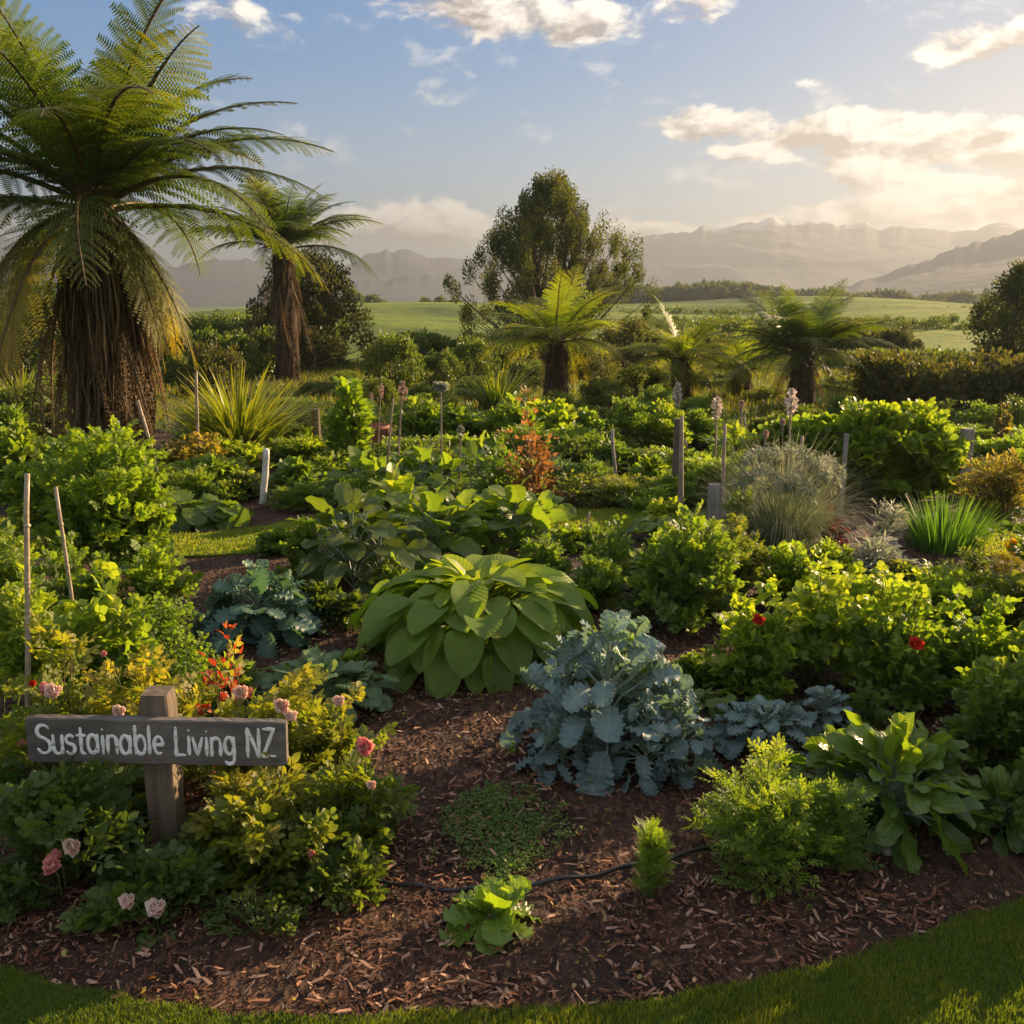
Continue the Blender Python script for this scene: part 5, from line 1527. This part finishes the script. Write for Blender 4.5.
# ------------------------------------------------------------------ tree ferns
def frond_mesh(name, L, e0, e1, mats, npin=38, pin=.385, npl=13, sag=.25, side=.0, thin=1.0, fwd=20, vup=.12, tlo=.1, thi=.9, power=1.3):
    n_ = 26
    s = np.linspace(0, 1, n_)
    e = np.radians(e0 + (e1 - e0) * s ** power)
    ds = L / (n_ - 1)
    p_ = np.zeros((n_, 3))
    p_[1:, 1] = np.cumsum(np.cos(e[:-1])) * ds; p_[1:, 2] = np.cumsum(np.sin(e[:-1])) * ds
    p_[:, 0] = side * s ** 2 * L
    tn = norm(np.gradient(p_, axis=0))
    mb = MB()
    mb.tube(p_, L * .008 * np.linspace(1.5, .25, n_) * thin ** .5, 5, mi=1, cap=False)
    sk = np.linspace(.10, .995, npin)
    for sg in (1, -1):
        ss = sk + U(-.006, .006, npin)
        base = np.stack([np.interp(ss, s, p_[:, i]) for i in range(3)], -1)
        T_ = norm(np.stack([np.interp(ss, s, tn[:, i]) for i in range(3)], -1))
        Xd = norm(np.cross(T_, np.array([0, 0, 1.0]) + T_ * .001)) * sg
        up = np.cross(Xd * sg, T_)
        fa = np.radians(fwd + 30 * ss ** 2 + U(-5, 5, npin))[:, None]
        D = norm(Xd * np.cos(fa) + T_ * np.sin(fa) + up * (vup + U(-.08, .08, npin)[:, None]))
        lp = pin * L / 2.0 * np.clip((ss + .06) / .35, .25, 1) ** .8 * np.clip((1.02 - ss) / .5, 0, 1) ** .75 * 1.15 * U(.9, 1.08, npin)
        sgz = sag * U(.7, 1.4, npin)
        t = np.linspace(.03, 1, npl)
        q = base[:, None] + D[:, None] * (lp[:, None] * t[None])[..., None] - np.array([0, 0, 1.0]) * (sgz[:, None] * lp[:, None] * t[None] ** 2)[..., None]
        dq = norm(np.gradient(q, axis=1))
        N2 = norm(np.cross(dq, T_[:, None] + 0 * dq))
        for s2 in (1, -1):
            pr = norm(np.cross(N2, dq)) * s2
            ll = (lp[:, None] * (.165 - .10 * t[None]) * thin)[..., None] * U(.85, 1.15, (npin, npl))[..., None]
            dirp = norm(pr + dq * .45 - np.array([0, 0, .25]))
            hw = (lp[:, None, None] / npl * .40) * dq * (.65 if thin < 1 else 1)
            V = np.stack([q - hw, q + hw, q + dirp * ll + hw * .35 + dq * ll * .15, q + dirp * ll - hw * .35 + dq * ll * .15], 2)
            k = npin * npl
            mb.add(V.reshape(-1, 3), np.arange(k * 4).reshape(-1, 4), None, np.repeat(np.clip(np.repeat(ss, npl) * (thi - tlo) + tlo + U(-.15, .15, k), 0, 1), 4))
    return mb.mesh(name, mats)


def frond_set(mat, L=2.0, npin=30, npl=15):
    mm = [M[mat], M['rachis']]
    f = lambda *a, **k: frond_mesh('frond', L * U(.92, 1.06), *a, mats=mm, npin=npin, npl=npl, **k)
    return {'up': [f(76, 36, side=U(-.1, .1), sag=.1) for _ in range(3)],
            'mid': [f(56, 0, side=U(-.1, .1), sag=.18) for _ in range(4)],
            'flat': [f(36, -26, side=U(-.1, .1), sag=.28) for _ in range(4)],
            'low': [f(14, -60, side=U(-.1, .1), sag=.35) for _ in range(3)]}


FS = frond_set('fern'); FL2 = frond_set('fernlight', npin=24, npl=10)
FY = [frond_mesh('frond', 1.7 * k_, a_, -88, [M['fernyellow'], M['rachis']], sag=.45, side=U(-.1, .1), power=.5, pin=.30, npin=40, npl=14, tlo=0, thi=.9) for a_, k_ in ((5, 1), (-20, .95), (-5, 1.1), (-40, .8))]
FD = [frond_mesh('dead_frond', 2.0 * s_, e_, -91, [M['frond_dead'], M['rachis']], npin=34, pin=.24, npl=8, sag=1.5, thin=.6, side=U(-.1, .1), power=.34, fwd=58, tlo=0, thi=1) for s_, e_ in ((.65, -38), (.85, -52), (1.0, -45), (1.15, -58), (1.1, -28))]


def tree_fern(loc, label, trunk_h, scale, tr=.14, sets=FS, counts=(8, 12, 12, 8), yellow=0, dead=0, skirt_len=1.0, group='tree ferns', rz=0.0, dead_low=False):
    o = thing('tree_fern', loc, label, 'tree fern', group, rz)
    mb = MB(); nz = 16
    zz = np.linspace(-.1, trunk_h, nz)
    mb.tube(np.stack([.03 * np.sin(zz * 2), .02 * np.cos(zz * 1.4), zz], -1), tr * (1.25 - .35 * np.clip(zz / trunk_h, 0, 1) + .12 * rng.random(nz)), 14)
    part('trunk', mb.mesh('trunk', M['ferntrunk']), o)
    mb = MB()
    n_ = 900 if dead_low else 260
    wide = 1.0 if dead_low else 0.0
    a = U(0, 6.28, n_); z = (U(.1, 1.0, n_) ** (1 - .4 * wide)) * trunk_h
    h = np.stack([np.cos(a), np.sin(a), 0 * a], -1)
    for k in range(n_):
        p0 = h[k] * tr * 1.0 + np.array([0, 0, z[k]])
        l_ = U(.15, .4) * trunk_h * (.5 + .9 * wide)
        fl = U(.03, .10 + .11 * wide)
        pts = np.array([p0, p0 + h[k] * fl * .75 * scale + [0, 0, -l_ * .25], p0 + h[k] * fl * scale + [U(-.03, .03), U(-.03, .03), -l_ * .65], p0 + h[k] * fl * U(.7, 1.1) * scale + [U(-.06, .06), U(-.06, .06), -l_]])
        pts[:, 2] = np.maximum(pts[:, 2], .0)
        mb.tube(pts, np.array([.9, 1.2, 1.0, .3]) * (.006 + .0035 * wide) * scale, 3, tint=U(0, 1), cap=False)
    part('trunk_fibres', mb.mesh('trunk_fibres', M['frond_dead']), o)
    cr = tr * .5
    for (key, cnt, zo) in (('up', counts[0], .05), ('mid', counts[1], .03), ('flat', counts[2], 0), ('low', counts[3], -.05)):
        off = U(0, 6.28)
        for k in range(cnt):
            ang = off + k / max(cnt, 1) * 2 * PI + U(-.18, .18)
            part('frond', sets[key][rng.integers(len(sets[key]))], o, (math.sin(-ang) * cr, math.cos(-ang) * cr, trunk_h + zo * scale), (U(-.16, .16), U(-.25, .25), ang), scale * U(.78, 1.1))
    for k in range(yellow):
        side = 1 if k % 2 else -1
        ang = -side * (PI / 2 + U(-.75, .95)) if yellow > 4 else U(0, 6.28)
        part('frond', FY[k % 4], o, (math.sin(-ang) * cr, math.cos(-ang) * cr, trunk_h - .06 * scale), (U(-.1, .1), U(-.3, .3), ang), scale * U(.7, 1.0))
    for k in range(dead):
        ang = k / dead * 2 * PI * 3 + U(-.3, .3)
        zf = trunk_h * (U(.5, .98) if dead_low else U(.7, .98))
        part('dead_frond', FD[rng.integers(len(FD))], o, (math.sin(-ang) * tr * .8, math.cos(-ang) * tr * .8, zf), (U(-.12, .12), U(-.3, .3), ang), skirt_len * U(.6, 1.0) * (zf / trunk_h) ** .8)
    return o


b = G(117, 470); zc = P(115, 204, b[1])[2]
rng = np.random.default_rng(21)
tree_fern((b[0], b[1], 0), 'huge tree fern with a shaggy skirt of brown dead fronds', zc, 1.22, .16, counts=(4, 8, 15, 7), yellow=14, dead=30, skirt_len=1.2, dead_low=True, rz=.4)
b = P(288, 370, 21.5); zc = P(288, 247, 21.5)[2]
tree_fern((b[0], b[1], 0), 'slender tree fern before the brown conifer', zc, .98, .2, counts=(3, 9, 14, 4), yellow=0, dead=18, skirt_len=.95, rz=1.0, group='tree ferns')
for px, py, Y, sc, th_, lb, fs in [
    (557, 340, 16.8, .70, .0, 'pale green tree fern under the dark central tree', FL2),
    (803, 352, 15.6, .74, .0, 'dark crowned tree fern before the mountains beside the long hedge', FS),
    (681, 358, 17.5, .60, .0, 'hazy tree fern between the central tree and the dark crowned fern', FL2),
    (742, 370, 18.2, .55, .0, 'smallest tree fern behind the white flower spikes', FL2)]:
    q = P(px, py, Y)
    tree_fern((q[0], q[1], 0), lb, q[2], sc, .17 if sc > .6 else .14, sets=fs, counts=(2, 9, 17, 8), yellow=2, dead=8, skirt_len=.5, rz=U(0, 6))

# ------------------------------------------------------------------ trees and shrubs behind
Yt = 30.0
q = P(552, 400, Yt); H = P(552, 170, Yt)[2]
tree('totara_tree', 'tall dark many stemmed tree behind the pale tree fern', 'tree', (q[0] - .05, Yt, 0), W=3.05, H=H - .40, z0=.2, ncl=250, rc=.25, nleaf=300, size=.062, mat='treedk', trunks=6, tr=.15, vert=2.0, up=2.0, limb_r=.028,
     prof=lambda u: ((.82 + .38 * u) if u < .42 else max(.14, (1 - ((u - .42) / .62) ** 1.6))) * U(.5, 1.15))
q = P(300, 400, 24)
H = P(300, 262, 24)[2]
tree('conifer_tree', 'rusty brown conifer behind the slender tree fern', 'tree', (q[0] + .2, 24.5, 0), W=1.55, H=H, z0=.3, ncl=110, rc=.3, nleaf=170, size=.08, mat='brownleaf', trunks=1, tr=.14, vert=1.1,
     prof=lambda u: 1.0 - .55 * u ** 1.6)
q = P(1005, 365, 21)
tree('broadleaf_tree', 'dark rounded tree standing over the brown hedge against the hills', 'tree', (q[0] + .2, 21, 0), W=.95, H=P(1005, 275, 21)[2], z0=.4, ncl=80, rc=.24, nleaf=160, size=.07, mat='treedk', trunks=3, tr=.08, vert=1.1,
     prof=lambda u: .85 + .3 * u if u < .4 else max(.2, 1 - ((u - .4) / .65) ** 2))
q = P(25, 400, 16)
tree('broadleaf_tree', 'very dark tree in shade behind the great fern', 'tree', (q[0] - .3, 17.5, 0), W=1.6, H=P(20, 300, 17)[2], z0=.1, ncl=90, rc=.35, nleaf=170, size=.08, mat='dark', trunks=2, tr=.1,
     prof=lambda u: 1 - .5 * u ** 2)

SH = []
for mt, sz in (('dark', .07), ('olive', .075), ('mid', .075), ('brownleaf', .07)):
    cs = []
    for k in range(42):
        a = U(0, 6.28); u = U(0, 1); r = math.sqrt(U(.1, 1))
        z = u * .95
        rm = math.sqrt(max(0.03, 1 - (z * .98) ** 2.4))
        cs.append((math.cos(a) * r * rm * .85, math.sin(a) * r * rm * .85, z * .85 + .1))
    cmx = clump_mesh(np.array(cs), np.full(42, .21) * U(.7, 1.2, 42), 130, 'small', sz, mt, 'foliage', up=.8)
    lm = MB()
    for c in cs[::2]:
        lm.tube(np.array([(0, 0, -.05), np.array(c) * .5 + [0, 0, .05], c]), [.03, .02, .008], 4, cap=False)
    SH.append((mt, cmx, lm.mesh('stems', M['trunk'])))
SHI = {k[0]: k for k in SH}
used = {}


def shrub(mt, px, py, Y, wpx, pt, label, group='shrubs behind the garden', zg=0.0):
    q = P(px, py, Y); zt_ = P(px, pt, Y)[2]
    R = wpx / 2 * Y / FPX * 1.02
    _, cm, lm = SHI[mt]
    o = thing('shrub', (q[0], Y, zg), label, 'shrub', group, U(0, 6), (R, R, max(.25, (zt_ - zg))))
    part('foliage', cm, o); part('stems', lm, o)
    return o


for a in [
    ('dark', 395, 0, 19, 74, 336, 'rounded dark shrub before the green pasture'),
    ('olive', 380, 0, 16.5, 40, 378, 'small olive shrub at the foot of the rounded dark one'),
    ('dark', 440, 0, 20, 60, 352, 'dark shrub between the rounded one and the central tree'),
    ('dark', 470, 0, 21, 60, 340, 'dark shrub at the base of the central tree on the pasture side'),
    ('brownleaf', 505, 0, 23, 66, 345, 'brownish shrub under the central tree crown'),
    ('dark', 530, 0, 19.5, 60, 362, 'dark shrub directly behind the pale fern trunk'),
    ('brownleaf', 585, 0, 22, 76, 345, 'brown shrub behind the pale tree fern fronds'),
    ('brownleaf', 628, 0, 24, 60, 322, 'rusty shrub at the sunny foot of the central tree'),
    ('olive', 605, 0, 16, 60, 378, 'olive shrub on the sunny side of the pale fern trunk'),
    ('olive', 640, 0, 18, 66, 366, 'olive shrub between two tree ferns'),
    ('mid', 660, 0, 15, 50, 388, 'bright shrub below the hazy tree fern'),
    ('olive', 712, 0, 20, 66, 372, 'hazy olive shrub behind the smallest tree fern'),
    ('mid', 700, 0, 14.4, 44, 398, 'leafy green shrub under the smallest tree fern'),
    ('olive', 765, 0, 17, 50, 388, 'olive shrub touching the dark crowned fern trunk'),
    ('olive', 838, 0, 19, 60, 378, 'olive shrub beside the dark crowned fern'),
    ('mid', 845, 0, 14.5, 50, 398, 'green shrub behind the bean trellis'),
    ('brownleaf', 880, 0, 23, 90, 372, 'brown shrub in the hedge line beyond the trellis'),
    ('olive', 350, 0, 20, 56, 372, 'olive shrub near the rusty conifer'),
    ('dark', 320, 0, 18, 60, 392, 'dark shrub behind the yellow green bush'),
    ('mid', 290, 0, 15, 60, 405, 'green shrub between the flax and the dark stump'),
    ('olive', 335, 0, 26, 50, 345, 'pale olive shrub on the pasture edge'),
    ('brownleaf', 215, 0, 18, 76, 345, 'brown shrub between the two tall tree ferns'),
    ('dark', 262, 0, 22, 90, 330, 'dark shrub behind the slender fern trunk'),
    ('olive', 190, 0, 20, 60, 352, 'olive shrub just past the dead frond skirt'),
    ('olive', 30, 0, 13.5, 80, 385, 'bright olive shrub in front of the very dark tree'),
    ('mid', 70, 0, 15, 70, 378, 'green shrub behind the great fern skirt'),
    ('dark', 430, 0, 16, 70, 385, 'dark low shrub above the leafy rows'),
    ('dark', 475, 0, 17.5, 60, 378, 'dark low shrub beside the pale spiky clump'),
    ('dark', 560, 0, 15.2, 56, 392, 'dark low shrub before the pale fern trunk'),
    ('mid', 640, 0, 13.3, 50, 402, 'fresh green shrub above the back path'),
    ('olive', 800, 0, 13.2, 60, 405, 'lit low shrub before the dark crowned fern'),
    ('brownleaf', 420, 0, 27, 60, 345, 'russet shrub on the far side of the rounded dark one'),
    ('olive', -40, 0, 12, 90, 380, 'olive shrub past the edge of the great fern'),
    ('dark', -70, 0, 9, 110, 400, 'dark shrub past the tomatoes'),
    ('mid', 1075, 0, 10, 90, 425, 'green shrub past the golden one'),
]:
    shrub(a[0], a[1], 400, a[3], a[4], a[5], a[6])


def hedge(name, label, x0, x1, Y, H, D, mat, sz=.08, ncl=150, tpl='small'):
    cs = np.stack([U(x0, x1, ncl), U(-D, D, ncl), U(.1, 1, ncl) ** .7 * H], -1)
    cs[:, 2] *= .62 + .62 * fbm(cs[:, 0] * 1.3, cs[:, 1], 5, 4) + .12 * rng.random(ncl)
    cm = (x0 + x1) / 2
    o = thing(name, (cm, Y, 0), label, 'hedge')
    c2 = cs - np.array([cm, 0, 0])
    part('foliage', clump_mesh(c2, U(.18, .34, ncl), 150, tpl, sz, mat, 'foliage', up=1.0), o)
    lm = MB()
    for c in c2[::3]:
        lm.tube(np.array([(c[0] * 1.0, c[1] * .3, -.05), c]), [.02, .008], 4, cap=False)
    lm.tube(np.array([(x0 - cm, 0, .12), (0, .05, .16), (x1 - cm, 0, .12)]), .015, 5)
    part('stems', lm.mesh('stems', M['trunk']), o)


q0, q1 = P(865, 400, 15.5), P(1110, 400, 15.5)
hedge('hedge', 'long brown hedge with sunlit tips below the hills', q0[0], q1[0], 15.6, P(950, 376, 15.6)[2] + .1, .6, 'brownleaf', ncl=230)
q0, q1 = P(810, 400, 26), P(1160, 400, 26)
hedge('hedge', 'hazy golden hedge behind the brown one', q0[0], q1[0], 26, P(950, 362, 26)[2], .8, 'olive', .1, ncl=200)


for nm, lb, xa, xb, Yh, pt_, D_, mt, nc in [
    ('hedge', 'scrubby hazy hedgerow between the central tree and the dark crowned fern', 610, 780, 30, 350, 1.2, 'olive', 200),
    ('hedge', 'scrubby hedgerow crossing behind the dark crowned fern', 770, 900, 34, 346, 1.4, 'brownleaf', 170),
    ('hedge', 'pale hedgerow farther out across the pasture', 610, 1060, 55, 326, 2.0, 'olive', 260),
    ('hedge', 'distant broken hedgerow below the conifer wood', 620, 1080, 100, 309, 3.0, 'dark', 340),
    ('hedge', 'dark tree belt behind the small tree ferns', 625, 870, 44, 328, 2.0, 'dark', 240),
    ('hedge', 'dark thicket behind the slender fern and the rusty conifer', 200, 345, 40, 318, 1.6, 'dark', 200),
    ('hedge', 'dark hedgerow under the two tall tree ferns', 120, 330, 27, 352, 1.0, 'dark', 170),
    ('hedge', 'low dark scrub along the pasture below the central tree', 395, 500, 27, 356, 1.0, 'dark', 130)]:
    q0, q1 = P(xa, 400, Yh), P(xb, 400, Yh)
    hedge(nm, lb, q0[0], q1[0], Yh, max(.6, P(xa, pt_, Yh)[2]), D_, mt, .1, ncl=nc)

# low greens filling the crowded beds: a few meshes, copied
FILL = []
for k, (tp, sz, mt) in enumerate([('ovate', .10, 'mid'), ('potato', .17, 'bright'), ('lance', .17, 'olive'), ('ovate', .09, 'olive'), ('pinnate', .2, 'mid'), ('lance', .14, 'dark'), ('pinnate', .17, 'olive'), ('silver', .2, 'curly')]):
    src, _ = None, None
    fm, sm = bush_mesh(.5, .5, .6, 44, 24, tp, sz, mt, lat=.25, flat=.6, tinthi=1.0)
    FILL.append((fm, sm))
pp_ = []
for k in range(900):
    px, pb = U(-20, 1044), 424 + 96 * rng.random() ** 1.1
    if len(pp_) >= 125:
        break
    g = G(px, pb)
    if inside(pth, g[:1], g[1:2])[0] or inside(p3, g[:1], g[1:2])[0] or inside(p2, g[:1], g[1:2])[0]:
        continue
    if 60 < px < 180 and pb < 480:
        continue
    if any(math.hypot(px - a, (pb - b_) * 2.0) < 29 for a, b_ in pp_):
        continue
    if 520 < px < 560 and pb > 470 or 240 < px < 300 and pb > 470 or 800 < px < 1000 and pb > 500:
        continue
    pp_.append((px, pb))
    fm, sm = FILL[rng.integers(8)]
    wd = U(.26, .5)
    o = thing('leafy_plant', (g[0], g[1] + .2, 0), 'low leafy plant among many alike in the crowded beds beyond the grass path', 'leafy plant', 'low greens crowding the far beds', U(0, 6), (wd * 1.5, wd * 1.5, wd * U(.8, 1.5)))
    part('foliage', fm, o); part('stems', sm, o)


# far trees: one crown mesh per kind, copied
def far_tree_src(mat, W, H, size, ncl, nleaf, rc, prof, vert=1.0, tpl='small', tr=.25):
    return tree_parts(W=W, H=H, z0=H * .08, ncl=ncl, rc=rc, nleaf=nleaf, size=size, mat=mat, prof=prof, trunks=1, tr=tr, vert=vert, limb_r=.06)


FT = {'round': far_tree_src('dark', 3.0, 5.5, .45, 60, 60, .8, lambda u: .8 + .4 * u if u < .4 else max(.25, 1 - ((u - .4) / .62) ** 2)),
      'pine': far_tree_src('treedk', 2.0, 8.0, .45, 60, 50, .6, lambda u: 1.05 - .95 * u, 1.3)}
FN = {'round': 'round_tree', 'pine': 'pine_tree'}


def far_tree(kind, px, D, pt, wpx, label, group):
    q = P(px, 300, D); g_ = float(terr(np.array([q[0]]), np.array([D]))[0])
    zt_ = P(px, pt, D)[2]; R = wpx / 2 * D / FPX
    Hn = {'round': 5.5, 'pine': 8.0}[kind]; Wn = {'round': 3.3, 'pine': 2.0}[kind]
    cm, tm, lm = FT[kind]
    o = thing(FN[kind], (q[0], D, g_ - .1), label, 'tree', group, U(0, 6), (R / Wn, R / Wn, (zt_ - g_) / Hn))
    part('crown', cm, o); part('trunk', tm, o)


for px, D, pt, wpx, lb in [
    (885, 95, 313, 60, 'round tree in the haze, tallest of the clump above the long hedge'), (918, 92, 317, 60, 'round tree in the haze at the hill end of the clump'),
    (852, 105, 320, 50, 'small round tree in the haze nearest the dark crowned fern'), (945, 110, 328, 50, 'low round tree between the clump and the dark rounded tree'),
    (968, 130, 320, 46, 'faint round tree at the foot of the hill'), (870, 70, 338, 80, 'low bushy tree under the hazy clump'), (925, 60, 344, 80, 'low bushy tree above the hedge end')]:
    far_tree('round', px, D, pt, wpx, lb, 'hazy trees above the hedge')
for px, D, pt, wpx, lb in [(655, 80, 322, 44, 'hazy bush between the central tree and the hazy tree fern'), (700, 90, 326, 40, 'hazy bush right above the hazy tree fern'), (735, 100, 318, 36, 'hazy tree over the smallest tree fern'), (668, 120, 312, 40, 'far bush under the conifer wood'), (640, 60, 330, 50, 'bush at the sunny flank of the central tree'),
                           (335, 60, 334, 30, 'bush on the pasture beside the slender fern trunk'), (455, 70, 326, 44, 'bush on the pasture touching the central tree'), (430, 95, 322, 26, 'small bush on the pasture slope'), (985, 150, 316, 50, 'faint tree behind the dark rounded tree')]:
    far_tree('round', px, D, pt, wpx, lb, 'scattered pasture bushes')
for px, D, pt, wpx, lb in [(372, 150, 296, 30, 'rounded tree on the pasture skyline by the slender fern'), (352, 140, 290, 26, 'taller tree on the skyline behind the fern trunk'),
                           (425, 170, 299, 22, 'low tree on the pasture skyline close to the central tree'), (440, 172, 298, 22, 'second low tree on the skyline beside the central tree'), (405, 190, 306, 12, 'tiny bush alone on the pasture skyline'),
                           (455, 165, 300, 30, 'skyline tree half covered by the central tree')]:
    far_tree('round', px, D, pt, wpx, lb, 'trees on the pasture skyline')
for px, D, pt, wpx, lb in [(765, 200, 293, 16, 'spiky pine behind the dark crowned fern fronds'), (832, 230, 296, 16, 'faint pine beside the dark crowned fern'), (820, 180, 300, 24, 'broad pine at the wood end'), (985, 300, 290, 14, 'lone faint pine below the hill crest')]:
    far_tree('pine', px, D, pt, wpx, lb, 'pines in the haze')

# the far wood reads as one mass
cs = []
for k in range(760):
    D = U(230, 300); px = U(600, 780) if k < 400 else U(740, 1030)
    x = P(px, 300, D)[0]; g_ = float(terr(np.array([x]), np.array([D]))[0])
    top = P(px, (291.5 + 2.5 * math.sin(px * .05)) if k < 400 else 294.5 + .026 * (px - 740) + 2 * math.sin(px * .09), D)[2]
    hh = U(.78, 1.06) * (top - g_)
    for z in (.35, .62, .85, 1.0):
        cs.append((x + U(-.3, .3), D, g_ + hh * z, (1.12 - z) * 3.2 + .5))
cs = np.array(cs)
m_ = clump_mesh(cs[:, :3], cs[:, 3], 26, 'small', 1.3, 'treedk', 'far_wood', vert=.9, up=1.0)
o = bpy.data.objects.new('far_wood', m_); COL.objects.link(o); tag(o, kind='stuff')
